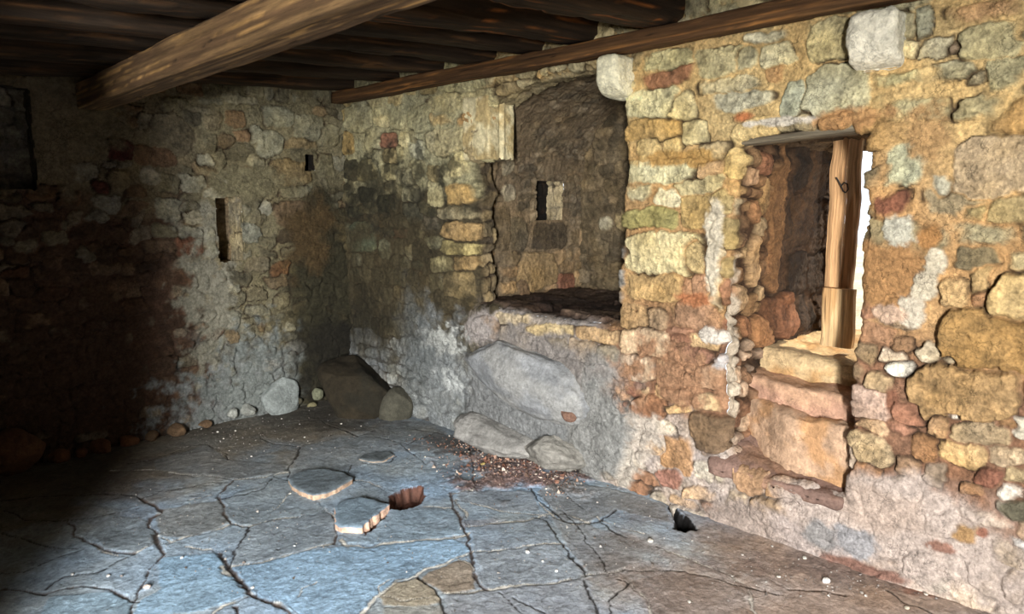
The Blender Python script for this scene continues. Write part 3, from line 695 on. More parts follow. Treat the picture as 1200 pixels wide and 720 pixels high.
# ------------------------------------------------------------------ floor
def fl(px, py, z=0.0): return hit(2, z, px, py)[:2]
CR = [  # cracks and joints between the flagstones: kind, half width in m, photo points
 ('d',.006,[(0,588),(60,582),(140,580),(165,585),(200,577),(240,568),(262,566)]),('d',.005,[(0,600),(20,603),(30,610),(80,611),(130,604),(165,597)]),
 ('w',.016,[(165,585),(172,590),(185,595),(190,603),(178,608),(175,615),(182,625),(184,638),(190,650)]),
 ('w',.010,[(80,610),(88,625),(105,635),(120,642),(140,648),(158,650)]),('l',.006,[(105,635),(120,645),(140,652)]),
 ('l',.006,[(158,650),(175,640),(184,630)]),('d',.006,[(158,650),(135,660),(115,670),(75,675),(55,690)]),('d',.005,[(0,672),(30,668),(75,650),(100,642)]),
 ('w',.010,[(0,690),(40,695),(55,696),(75,690),(95,686),(130,692),(155,704),(165,705)]),('w',.009,[(190,650),(182,660),(172,675),(165,688),(163,700),(155,712),(150,730)]),
 ('l',.006,[(184,638),(200,637),(215,632),(240,625),(262,617),(275,613),(290,617)]),('l',.006,[(184,628),(203,636)]),
 ('l',.007,[(130,552),(180,552),(215,557),(255,560),(280,562),(310,560),(325,555),(337,553)]),('d',.005,[(150,545),(180,539),(200,533),(225,522),(240,521),(265,533),(268,540)]),
 ('d',.007,[(337,563),(340,545),(350,530),(352,523),(325,521),(305,513)]),('d',.006,[(325,500),(345,494),(375,492),(382,497),(405,505),(420,512),(440,505)]),
 ('d',.004,[(400,508),(380,511),(352,523)]),('d',.005,[(180,579),(215,573),(250,570),(265,565),(275,562)]),('w',.010,[(255,583),(262,575),(275,562)]),
 ('d',.006,[(258,585),(290,580),(310,572),(322,558)]),('l',.005,[(220,588),(250,580)]),
 ('w',.010,[(258,583),(262,600),(270,613),(290,617)]),('l',.007,[(290,617),(310,612),(340,606),(355,604),(385,598)]),
 ('l',.006,[(220,641),(250,646),(275,645)]),('d',.007,[(291,617),(287,630),(275,645),(270,665)]),('l',.007,[(270,665),(300,660),(320,655),(350,648),(375,640),(392,637)]),
 ('w',.016,[(256,648),(270,667),(280,680),(293,692),(310,705),(335,715),(345,725)]),('l',.012,[(260,665),(283,685),(315,704),(340,715),(360,730)]),
 ('l',.008,[(238,730),(260,713),(290,698)]),('w',.008,[(275,710),(280,725)]),('w',.008,[(392,637),(393,612),(390,602)]),
 ('l',.010,[(400,632),(406,639),(430,640),(460,635),(500,632),(540,628),(550,624)]),('l',.006,[(372,587),(385,598),(398,607)]),
 ('l',.007,[(415,563),(425,563),(440,570),(455,578)]),('d',.007,[(385,552),(400,553),(408,557),(415,563)]),('d',.006,[(408,555),(412,545)]),
 ('d',.006,[(440,512),(450,515),(478,521),(492,514),(500,512),(515,505)]),('d',.006,[(425,543),(445,545),(458,541),(464,535)]),
 ('l',.006,[(497,593),(515,594),(530,594)]),('l',.005,[(530,578),(553,576),(556,572)]),('w',.011,[(527,577),(530,595)]),
 ('w',.012,[(530,594),(538,605),(547,625),(550,640),(553,655),(556,668),(560,680),(572,690)]),('l',.007,[(532,586),(545,600),(550,618)]),
 ('l',.006,[(535,585),(560,592),(590,600),(625,603),(640,605)]),('l',.007,[(548,617),(580,612),(620,610),(640,603),(660,602),(690,614)]),
 ('l',.006,[(553,645),(600,642),(640,637),(660,637)]),('l',.007,[(572,690),(610,685),(650,682),(690,673),(730,668)]),
 ('d',.007,[(625,606),(640,610),(650,625),(665,645),(675,660),(688,674)]),('d',.006,[(683,678),(690,695),(697,710),(702,730)]),
 ('d',.007,[(621,573),(630,587),(650,600),(665,612),(690,614),(700,612),(725,598)]),('l',.006,[(632,590),(650,605),(672,615),(690,613)]),
 ('l',.009,[(553,645),(540,653),(520,660),(490,672),(465,682),(450,692),(440,700),(430,712),(418,725)]),('d',.007,[(490,675),(510,690),(517,705),(524,730)]),
 ('l',.006,[(572,690),(553,693),(523,695)]),('l',.006,[(535,655),(550,662),(556,668)]),('l',.006,[(700,607),(720,617),(755,625)]),('d',.007,[(705,612),(715,622),(735,630)]),
 ('d',.004,[(660,600),(672,612),(700,650),(712,668)]),('d',.005,[(725,678),(737,682),(730,690),(713,705),(715,725)]),('l',.006,[(735,680),(745,690),(757,705),(768,725)]),
 ('d',.006,[(780,668),(830,676),(880,690),(910,697)]),('l',.005,[(770,640),(800,652),(850,672),(875,686)]),('d',.004,[(728,668),(760,668),(785,668)]),
 ('l',.006,[(875,690),(880,705),(890,725)]),('w',.008,[(905,680),(925,690),(960,691),(990,697)]),('d',.006,[(1040,690),(1060,706),(1080,712),(1100,722)]),
 ('d',.004,[(455,524),(470,520),(480,530),(500,545)]),('l',.004,[(310,605),(330,590),(345,570)]),('d',.003,[(620,575),(640,585),(648,602)]),('d',.003,[(640,560),(655,575),(690,600)]),
 ('d',.005,[(200,480),(260,474),(330,470)]),('d',.004,[(0,625),(60,640),(90,643)]),('l',.004,[(460,680),(445,686),(443,697),(470,703),(500,700)]),
 ('d',.005,[(470,500),(500,505),(540,512),(580,528)]),('d',.005,[(545,515),(553,535),(556,572)]),('l',.004,[(350,700),(352,690),(372,682)]),('d',.004,[(600,700),(640,720)]),('d',.003,[(585,692),(620,725)]),
]
xs = axis_steps([(-1.7, .4, .03), (.4, 3.26, .0062)]); ys = axis_steps([(-2.3, .3, .03), (.3, 3.2, .0062), (3.2, 5.14, .009)])
X, Yf = np.meshgrid(xs, ys, indexing='ij')
wX = X+.010*fbm(X*12, Yf*12, 401, 3)+.003*fbm(X*60, Yf*60, 402, 2); wY = Yf+.010*fbm(X*12+9, Yf*12+4, 403, 3)+.003*fbm(X*60+3, Yf*60, 404, 2)
f1 = fbm(X*5, Yf*5, 410, 5, .55); f2 = fbm(X*40, Yf*40, 411, 3); f3 = fbm(X*95, Yf*95, 415, 2)
c45, s45 = math.cos(.85), math.sin(.85)
st1 = ridge((X*c45+Yf*s45)*9+f1, (-X*s45+Yf*c45)*26+f1*2, 412, 4)       # slaty cleavage lines
H = .006*fbm(X*1.6, Yf*1.6, 413, 2)+.0028*f1+.0012*f2+.0025*(st1-.6)
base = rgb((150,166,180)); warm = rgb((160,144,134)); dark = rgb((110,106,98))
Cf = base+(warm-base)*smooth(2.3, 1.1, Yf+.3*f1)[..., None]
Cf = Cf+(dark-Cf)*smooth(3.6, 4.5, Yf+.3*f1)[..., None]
Cf = Cf*(1+.22*f1+.16*f2+.12*f3+.25*(st1-.6))[..., None]
hue = fbm(X*3, Yf*3, 414, 3); Cf = Cf*(1+np.stack([.10*hue, .0*hue, -.12*hue], -1))
dist = {k: np.full(X.shape, 9.0) for k in 'dlw'}
for kind, hw, pts in CR:
    q = [fl(*p) for p in pts]
    for (ax_, ay_), (bx_, by_) in zip(q[:-1], q[1:]):
        i0, i1 = np.searchsorted(xs, [min(ax_, bx_)-.08, max(ax_, bx_)+.08]); j0, j1 = np.searchsorted(ys, [min(ay_, by_)-.08, max(ay_, by_)+.08])
        sl_ = (slice(i0, i1), slice(j0, j1)); px_, py2 = wX[sl_]-ax_, wY[sl_]-ay_
        dx, dy = bx_-ax_, by_-ay_; t = np.clip((px_*dx+py2*dy)/(dx*dx+dy*dy+1e-9), 0, 1)
        dd = np.hypot(px_-t*dx, py2-t*dy)/(hw*.72)
        dist[kind][sl_] = np.minimum(dist[kind][sl_], dd)
wn = 1+.5*fbm(X*25, Yf*25, 420, 2)
cement = rgb((206,202,192))*(1+.2*f2)[..., None]; dirt = rgb((34,28,24)); earth = rgb((84,66,54))*(1+.4*f3)[..., None]
def cfl(px, py, hw, hh, col, amt=.7, seed=0, rough=.4, fr=5, soft=.25, grain=.2):
    a = fl(px, py); b1 = fl(px-hw, py); b2 = fl(px+hw, py); v1 = fl(px, py-hh); v2 = fl(px, py+hh)
    # photo ellipse -> floor ellipse through its two conjugate half axes
    e1 = (b2-b1)/2; e2 = (v2-v1)/2; M = np.linalg.inv(np.stack([e1, e2], 1))
    u = M[0, 0]*(X-a[0])+M[0, 1]*(Yf-a[1]); v = M[1, 0]*(X-a[0])+M[1, 1]*(Yf-a[1])
    d = np.hypot(u, v); near = d < 2.5
    n = np.zeros_like(d); n[near] = fbm(X[near]*fr, Yf[near]*fr, seed, 4, .6)
    m = np.where(near, smooth(1+soft, 1-soft, d+rough*n), 0)*amt
    cc = rgb(col)*(1+grain*f2+grain*.8*f1+.2*f3)[..., None]
    Cf[:] = Cf+(cc-Cf)*m[..., None]; return m
cfl(470,610,90,26,(150,164,178),.5,3); cfl(330,640,70,26,(132,144,154),.5,4)
cfl(600,660,70,28,(158,166,176),.5,7)
m = cfl(615,545,75,26,(124,94,80),.85,8,.6,9,.4,.5); H += .012*m*np.abs(f3)+.01*m
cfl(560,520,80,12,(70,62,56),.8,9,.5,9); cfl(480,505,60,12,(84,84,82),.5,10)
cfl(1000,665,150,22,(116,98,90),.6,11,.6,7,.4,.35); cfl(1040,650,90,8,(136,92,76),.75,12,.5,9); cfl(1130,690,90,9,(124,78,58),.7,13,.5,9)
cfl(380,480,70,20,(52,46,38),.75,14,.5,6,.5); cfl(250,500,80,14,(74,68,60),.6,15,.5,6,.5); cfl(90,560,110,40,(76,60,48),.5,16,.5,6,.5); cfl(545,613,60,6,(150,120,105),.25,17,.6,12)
def poly_sd(poly, XX, YY):
    q = np.array(poly); d = np.full(XX.shape, 9.0); ins = np.zeros(XX.shape, bool)
    for (x0, y0), (x1, y1) in zip(q, np.roll(q, -1, 0)):
        ex, ey = x1-x0, y1-y0; t = np.clip(((XX-x0)*ex+(YY-y0)*ey)/(ex*ex+ey*ey), 0, 1)
        d = np.minimum(d, np.hypot(XX-x0-t*ex, YY-y0-t*ey))
        cr = (y0 > YY) != (y1 > YY)
        ins ^= cr & (XX < (x1-x0)*(YY-y0)/(y1-y0+1e-12)+x0)
    return np.where(ins, -d, d)
def flag(pts, col, amt=.75, seed=0):
    """one flagstone of its own tone"""
    q = np.array([fl(*p) for p in pts])
    i0, i1 = np.searchsorted(xs, [q[:, 0].min()-.05, q[:, 0].max()+.05]); j0, j1 = np.searchsorted(ys, [q[:, 1].min()-.05, q[:, 1].max()+.05])
    s_ = (slice(i0, i1), slice(j0, j1)); m = smooth(.006, -.006, poly_sd(q, wX[s_], wY[s_]))*amt
    tl = random.uniform(-.01, .01), random.uniform(-.01, .01); c = q.mean(0)
    H[s_] += m*(.003+tl[0]*(X[s_]-c[0])+tl[1]*(Yf[s_]-c[1]))
    cc = rgb(col)*(1+.2*f1[s_]+.16*f2[s_]+.12*f3[s_]+.3*(st1[s_]-.6))[..., None]; Cf[s_] = Cf[s_]+(cc-Cf[s_])*m[..., None]
flag([(270,667),(300,660),(350,648),(400,640),(460,636),(530,630),(552,642),(540,655),(490,672),(450,690),(418,725),(350,725),(310,705)], (146,178,206), .8)
flag([(165,705),(190,690),(186,655),(250,648),(268,668),(290,698),(240,716),(150,728)], (140,172,198), .8)
flag([(40,728),(60,700),(130,695),(160,706),(150,728)], (128,154,172), .7)
flag([(291,617),(340,606),(390,600),(393,637),(330,652),(270,665),(275,645)], (134,144,152), .8)
flag([(185,628),(184,600),(240,590),(260,585),(270,613),(220,632)], (132,134,132), .8)
flag([(262,587),(322,560),(338,564),(355,582),(385,598),(340,606),(290,617),(268,608)], (134,144,150), .7)
flag([(108,625),(130,605),(176,610),(184,638),(158,650),(120,641)], (118,126,130), .7)
flag([(400,637),(398,615),(428,627),(462,597),(528,597),(550,625),(460,636)], (140,160,176), .8)
flag([(493,678),(520,663),(540,657),(553,661),(556,680),(558,690),(523,695),(515,690)], (152,136,116), .85)
flag([(443,699),(460,684),(490,676),(510,691),(518,706),(490,710),(450,708)], (168,156,134), .85)
flag([(445,725),(450,711),(518,708),(522,725)], (150,146,134), .6)
flag([(572,690),(556,648),(600,643),(650,638),(672,660),(686,675),(610,686)], (150,160,170), .8)
flag([(556,644),(552,620),(575,614),(615,612),(640,607),(655,636),(600,642)], (138,150,162), .7)
flag([(540,588),(535,578),(580,575),(622,577),(634,600),(590,600)], (136,142,148), .7)
flag([(628,577),(665,565),(740,580),(780,592),(785,612),(725,598),(690,614),(660,610)], (134,134,132), .7)
flag([(525,725),(524,697),(572,692),(640,684),(690,678),(700,725)], (150,156,164), .7)
flag([(735,682),(785,670),(830,677),(870,692),(880,725),(768,725)], (138,124,116), .7)
flag([(646,606),(690,616),(735,632),(770,642),(728,667),(690,672),(668,645)], (138,138,138), .6)
flag([(182,552),(182,541),(240,522),(268,540),(337,545),(336,553),(280,562)], (112,114,114), .7)
flag([(352,525),(400,512),(440,514),(500,514),(515,530),(465,530),(408,552),(340,560)], (124,130,134), .6)
m = smooth(1.6, .5, dist['l']/wn); br = smooth(-.7, .1, fbm(X*10, Yf*10, 421, 2)); H -= .002*m
Cf = Cf+(cement-Cf)*(m*.9*br)[..., None]
mm = np.exp(-((dist['l']*1.0-1.3)/.45)**2)*.6; Cf = Cf+(dirt-Cf)*mm[..., None]; H -= .003*mm
m = smooth(1.3, .4, dist['w']/wn); H -= .006*m; Cf = Cf+(earth*.7-Cf)*(m*.9)[..., None]
m = smooth(1.5, .5, dist['d']/wn); H -= .005*m; Cf = Cf+(dirt-Cf)*(m*.9)[..., None]
# open pits
def pit(pts, depth, col, soft=.012):
    poly = [fl(*p) for p in pts]; q = np.array(poly)
    i0, i1 = np.searchsorted(xs, [q[:, 0].min()-.06, q[:, 0].max()+.06]); j0, j1 = np.searchsorted(ys, [q[:, 1].min()-.06, q[:, 1].max()+.06])
    s_ = (slice(i0, i1), slice(j0, j1)); sd = poly_sd(poly, wX[s_], wY[s_])
    m = smooth(0, -soft, sd+.004*f2[s_]); H[s_] += (-depth+.15*depth*f2[s_]*.6-H[s_])*m
    cc = rgb(col)*(1+.35*f2[s_]+.2*f3[s_])[..., None]; m3 = smooth(.002, -.004, sd)[..., None]; Cf[s_] = Cf[s_]+(cc-Cf[s_])*m3
pit([(455,583),(470,574),(484,571),(497,570),(499,580),(493,591),(480,596),(466,598),(456,594)], .08, (84,56,46), .035)
pit([(428,594),(440,588),(456,590),(450,598),(436,597)], .012, (96,100,104))
pit([(462,594),(455,604),(440,618),(428,626),(424,623),(438,608),(452,596)], .04, (66,44,34), .02)
pit([(775,585),(790,592),(812,612),(817,620),(802,625),(788,619),(790,606)], .22, (20,18,18), .05)
pit([(322,644),(327,641),(327,646)], .02, (40,34,30), .008)
# beyond what is traced: more flags of the same kind
far = np.maximum(smooth(.55, .25, X), smooth(.45, .15, Yf))
Hm, Cm, e = masonry(X, Yf, courses(-1.8, 3.3, -2.4, 5.2, .42, .55, [(124,128,130),(112,112,112),(132,128,122)], bulge=(.003, .006)), (60,52,46), 430, warp=.03)
H = H*(1-far)+Hm*.6*far; Cf = Cf*(1-far[..., None])+Cm*far[..., None]
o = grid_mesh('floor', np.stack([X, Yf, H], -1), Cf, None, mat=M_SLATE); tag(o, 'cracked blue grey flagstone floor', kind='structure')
FLH = H.copy(); FXS, FYS = xs.copy(), ys.copy()
def floor_z(x, y): return float(FLH[min(np.searchsorted(FXS, x), len(FXS)-1), min(np.searchsorted(FYS, y), len(FYS)-1)])

# ------------------------------------------------------------------ loose slabs
def slab(name, pts, ztop, thick, ctop, cedge, label, cat, seed=0, z0=None, tilt=(0, 0), group=None):
    q = np.array([fl(*p, z=ztop) for p in pts]); cen = q.mean(0)
    n = 160; per = np.r_[0, np.cumsum(np.hypot(*np.diff(np.vstack([q, q[:1]]), axis=0).T))]
    qq = np.vstack([q, q[:1]]); u = np.linspace(0, per[-1], n, endpoint=False)
    ring = np.stack([np.interp(u, per, qq[:, 0]), np.interp(u, per, qq[:, 1])], -1)
    ring += .004*np.stack([fbm(ring[:, 0]*40, ring[:, 1]*40, seed, 2), fbm(ring[:, 0]*40+5, ring[:, 1]*40, seed+1, 2)], -1)
    V, C_ = [], []
    K = 22
    for k in range(K+1):
        f = k/K; r = cen+(ring-cen)*max(f, .01)
        edge = np.clip((1-f)*np.hypot(*(ring-cen).T), 0, .02)/.02
        z = ztop-.005*(1-edge)**2+.0035*fbm(r[:, 0]*9, r[:, 1]*9, seed+2, 4)
        z = z+tilt[0]*(r[:, 0]-cen[0])+tilt[1]*(r[:, 1]-cen[1])
        V.append(np.column_stack([r, z]))
        C_.append(rgb(ctop)*(1+.2*fbm(r[:, 0]*6, r[:, 1]*6, seed+3, 4)+.18*fbm(r[:, 0]*45, r[:, 1]*45, seed+4, 3))[:, None])
    zt = V[-1][:, 2]
    for k in range(1, 8):
        f = k/7; jit = .005*fbm(u*30, np.full(n, f*thick*30), seed+5, 3)
        r = ring+(ring-cen)/np.hypot(*(ring-cen).T)[:, None]*jit[:, None]
        V.append(np.column_stack([r, zt*(1-f)+(ztop-thick)*f]))
        C_.append(rgb(cedge)*(1+.35*fbm(u*45, np.full(n, f*thick*45), seed+6, 3))[:, None])
    V = np.concatenate(V); C_ = np.concatenate(C_); R_ = K+8
    F = [(k*n+i, k*n+(i+1) % n, (k+1)*n+(i+1) % n, (k+1)*n+i) for k in range(R_-1) for i in range(n)]
    F.append(tuple(range(n))[::-1]); F.append(tuple((R_-1)*n+i for i in range(n)))
    off = np.array([cen[0], cen[1], ztop-thick]); me = bpy.data.meshes.new(name); me.from_pydata((V-off).tolist(), [], F)
    set_col(me, C_); me.polygons.foreach_set('use_smooth', np.ones(len(me.polygons), bool))
    bm = bmesh.new(); bm.from_mesh(me); bmesh.ops.recalc_face_normals(bm, faces=bm.faces); bm.to_mesh(me); bm.free()
    return tag(link(name, me, M_SLATE, None, off), label, cat, group)
slab('loose_flagstone', [(337,561),(340,567),(350,575),(367,581),(385,577),(402,568),(414,561),(404,553),(385,549),(362,549),(344,554)], .028, .045,
     (116,128,136), (176,150,128), 'rounded blue grey flagstone lifted above the floor, its pale broken edge to the front', 'flagstone', 60, tilt=(.01, -.02))
slab('broken_flagstone', [(394,613),(397,616),(424,618),(435,608),(456,592),(440,586),(424,582),(402,585),(392,592),(393,604)], .034, .05,
     (118,136,150), (206,172,150), 'broken flagstone with a pink edge beside the pit in the floor', 'flagstone', 70, tilt=(.02, -.02))
slab('flagstone_flake', [(420,537),(432,540),(448,540),(462,532),(458,529),(440,529),(425,532)], .016, .026,
     (104,112,116), (150,134,118), 'thin lens shaped stone flake on the floor behind the rounded slab', 'stone flake', 80)

# ------------------------------------------------------------------ rocks and blocks
def ico(sub):
    bm = bmesh.new(); bmesh.ops.create_icosphere(bm, subdivisions=sub, radius=1.0)
    v = np.array([p.co[:] for p in bm.verts]); f = [[q.index for q in p.verts] for p in bm.faces]; bm.free(); return v, f
ICO = {k: ico(k) for k in (2, 3, 4, 5)}
def rock_arrays(r, seed, sub=4, cuts=9, rough=.05):
    g = np.random.default_rng(seed); v, f = ICO[sub]; v = v.copy()
    for _ in range(cuts):
        n = g.normal(size=3); n /= np.linalg.norm(n); d = g.uniform(.62, .9)
        h = v@n; over = np.maximum(h-d, 0); v -= np.outer(over*.93, n)
    v += v*(rough*fbm3(v*1.7, seed, 3))[:, None]+v*(rough*.5*fbm3(v*6, seed+9, 4))[:, None]
    return v*np.array(r), f
def rot_m(rx, ry, rz):
    from mathutils import Euler
    return np.array(Euler((rx, ry, rz)).to_matrix())
def rock(name, c, r, col, seed, label=None, cat='stone', rot=(0, 0, 0), group=None, sub=4, cuts=9, rough=.05, mat=None, col2=None, parent=None):
    v, f = rock_arrays(r, seed, sub, cuts, rough); v = v@rot_m(*rot).T
    me = bpy.data.meshes.new(name); me.from_pydata(v.tolist(), [], f)
    n1 = fbm3(v*9+seed, seed, 4); n2 = fbm3(v*40+seed, seed+1, 3)
    C_ = rgb(col)*(1+.3*n1+.2*n2)[:, None]
    if col2 is not None: C_ = C_+(rgb(col2)*(1+.2*n2)[:, None]-C_)*smooth(-.1, .4, fbm3(v*5+3, seed+4, 4))[:, None]
    set_col(me, C_); me.polygons.foreach_set('use_smooth', np.ones(len(me.polygons), bool))
    o = link(name, me, mat or M_ROCK, parent, c)
    if label: tag(o, label, cat, group)
    return o
def block(name, lo, hi, col, seed, rad=.02, amp=.006, n=26, mat=None, parent=None, col2=None, shape=None, label=None, cat=None, group=None, freq=9):
    """hewn block: rounded box with a rough skin"""
    lo, hi = np.array(lo, float), np.array(hi, float); cen, half = (lo+hi)/2, (hi-lo)/2
    bm = bmesh.new(); bmesh.ops.create_cube(bm, size=2.0); bmesh.ops.subdivide_edges(bm, edges=bm.edges, cuts=n, use_grid_fill=True)
    v = np.array([p.co[:] for p in bm.verts]); f = [[q.index for q in p.verts] for p in bm.faces]; bm.free()
    p = v*half; inner = np.clip(p, -(half-rad), half-rad); d = p-inner; L_ = np.linalg.norm(d, axis=1, keepdims=True)+1e-9; nrm = d/L_
    p = inner+nrm*rad
    w = p+cen
    p = p+nrm*(amp*fbm3(w*freq, seed, 5, .55)+amp*.4*fbm3(w*freq*5, seed+2, 3))[:, None]
    if shape is not None: p = shape(p, half)
    me = bpy.data.meshes.new(name); me.from_pydata(p.tolist(), [], f)
    n1 = fbm3(w*8, seed+3, 4); n2 = fbm3(w*50, seed+4, 3)
    C_ = rgb(col)*(1+.22*n1+.16*n2)[:, None]
    if col2 is not None: C_ = C_+(rgb(col2)*(1+.2*n2)[:, None]-C_)*smooth(-.1, .35, fbm3(w*7, seed+5, 4))[:, None]
    set_col(me, C_); me.polygons.foreach_set('use_smooth', np.ones(len(me.polygons), bool))
    o = link(name, me, mat or M_ROCK, parent, cen if parent is None else cen-np.array(parent.location))
    if label: tag(o, label, cat, group)
    return o

# consoles under the wall plate
def nose(p, half):      # quarter-round underside
    q = p.copy(); t = np.clip((-p[:, 2]/half[2]+.1)/1.1, 0, 1); f = np.sqrt(np.clip(1-(t**2.2), .0, 1))
    front = (half[0]-p[:, 0])/2/half[0]
    q[:, 0] = half[0]-(half[0]-p[:, 0])*(1-front*(1-f)*.75); return q
block('corbel_stone', (3.02, 2.285, 2.13), (3.24, 2.425, 2.335), (214,208,180), 500, .03, .006, shape=nose, label='pale rounded stone corbel at the top of the pillar edge, beside the alcove', cat='corbel')
block('corbel_stone', (3.045, .995, 2.125), (3.24, 1.175, 2.335), (206,200,182), 510, .03, .010, shape=nose, col2=(188,184,166), label='large whitish bulging stone corbel above the small doorway', cat='corbel')
def mould(p, half):
    q = p.copy(); x = p[:, 0]; sgn = np.where(p[:, 1] < 0, 1, 0)
    q[:, 1] = q[:, 1]+sgn*(.014*np.exp(-((x+.012)/.010)**2)-.008*np.exp(-((x-.012)/.010)**2)); return q
block('moulded_stone_block', (3.145, 3.35, 1.856), (3.375, 3.60, 2.25), (206,194,156), 520, .014, .006, n=34, shape=mould, col2=(176,156,112),
      label='dressed cream stone block with an upright groove above the alcove pier', cat='stone block')

# bedrock under the alcove and stones along the wall feet
rock('bedrock_boulder', hit(0, 3.16, 615, 440), (.15, .56, .23), (134,136,138), 531, 'smooth grey bedrock boulder bulging under the alcove ledge', 'boulder', rot=(.22, 0, 0), sub=5, cuts=5, rough=.07, col2=(144,144,142))
rock('bedrock_shelf', (3.10, 3.30, .09), (.17, .42, .11), (140,138,134), 532, 'long low grey rock shelf at the foot of the wall under the alcove', 'rock shelf', rot=(.03, .1, .02), sub=5, cuts=12, rough=.10)
rock('bedrock_shelf', (3.14, 2.78, .10), (.16, .26, .12), (140,137,130), 533, 'short broken grey rock shelf right of the long one', 'rock shelf', rot=(-.1, .1, 0), sub=5, cuts=12, rough=.10)
rock('corner_boulder', (2.99, 4.68, .13), (.26, .38, .30), (46,40,29), 536, 'big dark brown boulder filling the corner of the room', 'boulder', rot=(.3, .2, .4), sub=5, cuts=9, rough=.05, col2=(36,33,25))
rock('corner_boulder', (3.08, 4.32, .06), (.12, .14, .17), (74,72,62), 537, 'smaller grey boulder leaning on the right of the dark corner boulder', 'boulder', rot=(.2, .3, .3), sub=4, cuts=9)
q = fl(318, 478); rock('leaning_slab', (q[0], D-.03, .12), (.17, .07, .16), (126,132,130), 538, 'blue grey slab leaning at the foot of the back wall', 'stone slab', rot=(-.15, .3, 0), sub=4, cuts=9)
q = fl(28, 560); rock('round_stone', (q[0], D-.08, .13), (.15, .12, .15), (92,64,44), 539, 'large rounded brown stone at the foot of the back wall, far left', 'boulder', sub=4, cuts=6)
FOOT = [(70,548,.06,'reddish'),(95,540,.045,'reddish'),(118,532,.07,'reddish'),(150,522,.06,'reddish'),(178,515,.05,'brown'),(205,507,.07,'brown'),(240,500,.04,'brown'),(272,482,.05,'grey'),(290,478,.06,'grey'),(345,468,.05,'dark grey')]
for i, (px, py, r, w) in enumerate(FOOT):
    q = hit(1, D-.02, px, py-8); colr = {'reddish': (104,70,48), 'brown': (112,90,68), 'grey': (134,136,130), 'dark grey': (84,80,66)}[w]
    rock('foot_stone', (q[0], D-.02, max(r*.45, q[2]*.5)), (r*1.2, r*.8, r*.8), colr, 550+i, 'small rough stone at the foot of the back wall', 'stone', rot=(0, 0, i), sub=3, group='small stones along the foot of the back wall')
for i, (px, py, r) in enumerate([(372,462,.05),(385,445,.035),(366,478,.045),(398,432,.04)]):
    q = hit(1, D-.06, px, py); rock('corner_stone', (q[0], D-.06, q[2]), (r, r*.8, r), (110,104,78) if i else (120,122,100), 570+i, 'small stone lodged beside the dark corner boulder', 'stone', sub=3, group='small stones by the corner boulder')
q = fl(638, 528); rock('triangular_stone', (q[0], q[1], .03), (.07, .06, .035), (150,150,136), 580, 'small pale triangular stone on the rubble below the ledge', 'stone', rot=(.2, 0, .6), sub=3, cuts=14)
q = hit(0, 3.08, 665, 487); rock('red_stone', q, (.04, .06, .035), (122,94,80), 581, 'reddish stone caught under the grey bedrock', 'stone', rot=(.3, 0, 0), sub=3, cuts=12)

# loose pebbles one could count, then the fine grit
PEB = [(968,682,.017,(236,234,228)),(762,635,.014,(210,206,196)),(747,579,.009,(220,216,208)),(808,706,.008,(200,195,185)),(912,676,.009,(196,190,180)),(943,654,.010,(190,186,176)),
 (618,648,.010,(226,224,220)),(652,670,.007,(226,224,220)),(636,658,.006,(216,214,210)),(340,579,.007,(222,218,210)),(213,655,.009,(210,214,216)),(172,690,.016,(206,190,180)),
 (127,676,.009,(210,206,200)),(85,674,.008,(200,200,198)),(255,507,.008,(190,186,176)),(276,506,.009,(186,182,172)),(262,515,.007,(196,190,180)),(400,497,.008,(200,196,186)),
 (498,537,.007,(210,206,196)),(520,545,.008,(206,200,190)),(512,553,.007,(214,208,198)),(556,556,.008,(200,196,190)),(536,573,.008,(206,200,196)),(585,549,.010,(200,176,160)),
 (603,537,.013,(180,160,146)),(595,540,.014,(190,150,130)),(613,545,.011,(160,110,90)),(648,565,.009,(216,206,196)),(651,561,.008,(210,204,196)),(628,560,.009,(206,190,176)),
 (575,532,.010,(186,166,150)),(566,546,.014,(150,132,84)),(549,530,.008,(196,186,170)),(668,552,.009,(196,176,160)),(640,575,.007,(206,200,190)),(700,590,.006,(210,206,200)),
 (357,513,.006,(200,196,186)),(236,504,.007,(180,176,166)),(330,492,.007,(186,180,170)),(1085,697,.009,(200,190,176)),(1062,713,.010,(206,196,176)),(1048,678,.007,(196,186,176)),
 (905,640,.006,(190,184,176)),(870,650,.007,(176,170,164)),(1010,695,.008,(190,180,170)),(345,640,.006,(200,206,210)),(296,690,.007,(210,206,196)),(423,500,.006,(190,186,176))]
for i, (px, py, r, c) in enumerate(PEB):
    q = fl(px, py); lab, grp = 'tiny pale pebble lying loose on the flagstones', 'tiny pebbles on the floor'
    if i == 0: lab, grp = 'bright white pebble on the dark earth near the right wall', None
    if i == 1: lab, grp = 'pale pebble on the floor in front of the black gap under the pillar', None
    if i == 11: lab, grp = 'pinkish pebble wedged in the crack in the floor at lower left', None
    rock('pebble', (q[0], q[1], floor_z(*q)+r*.4), (r*1.2, r, r*.7), c, 600+i, lab, 'pebble', rot=(0, 0, i*1.3), group=grp, sub=2)
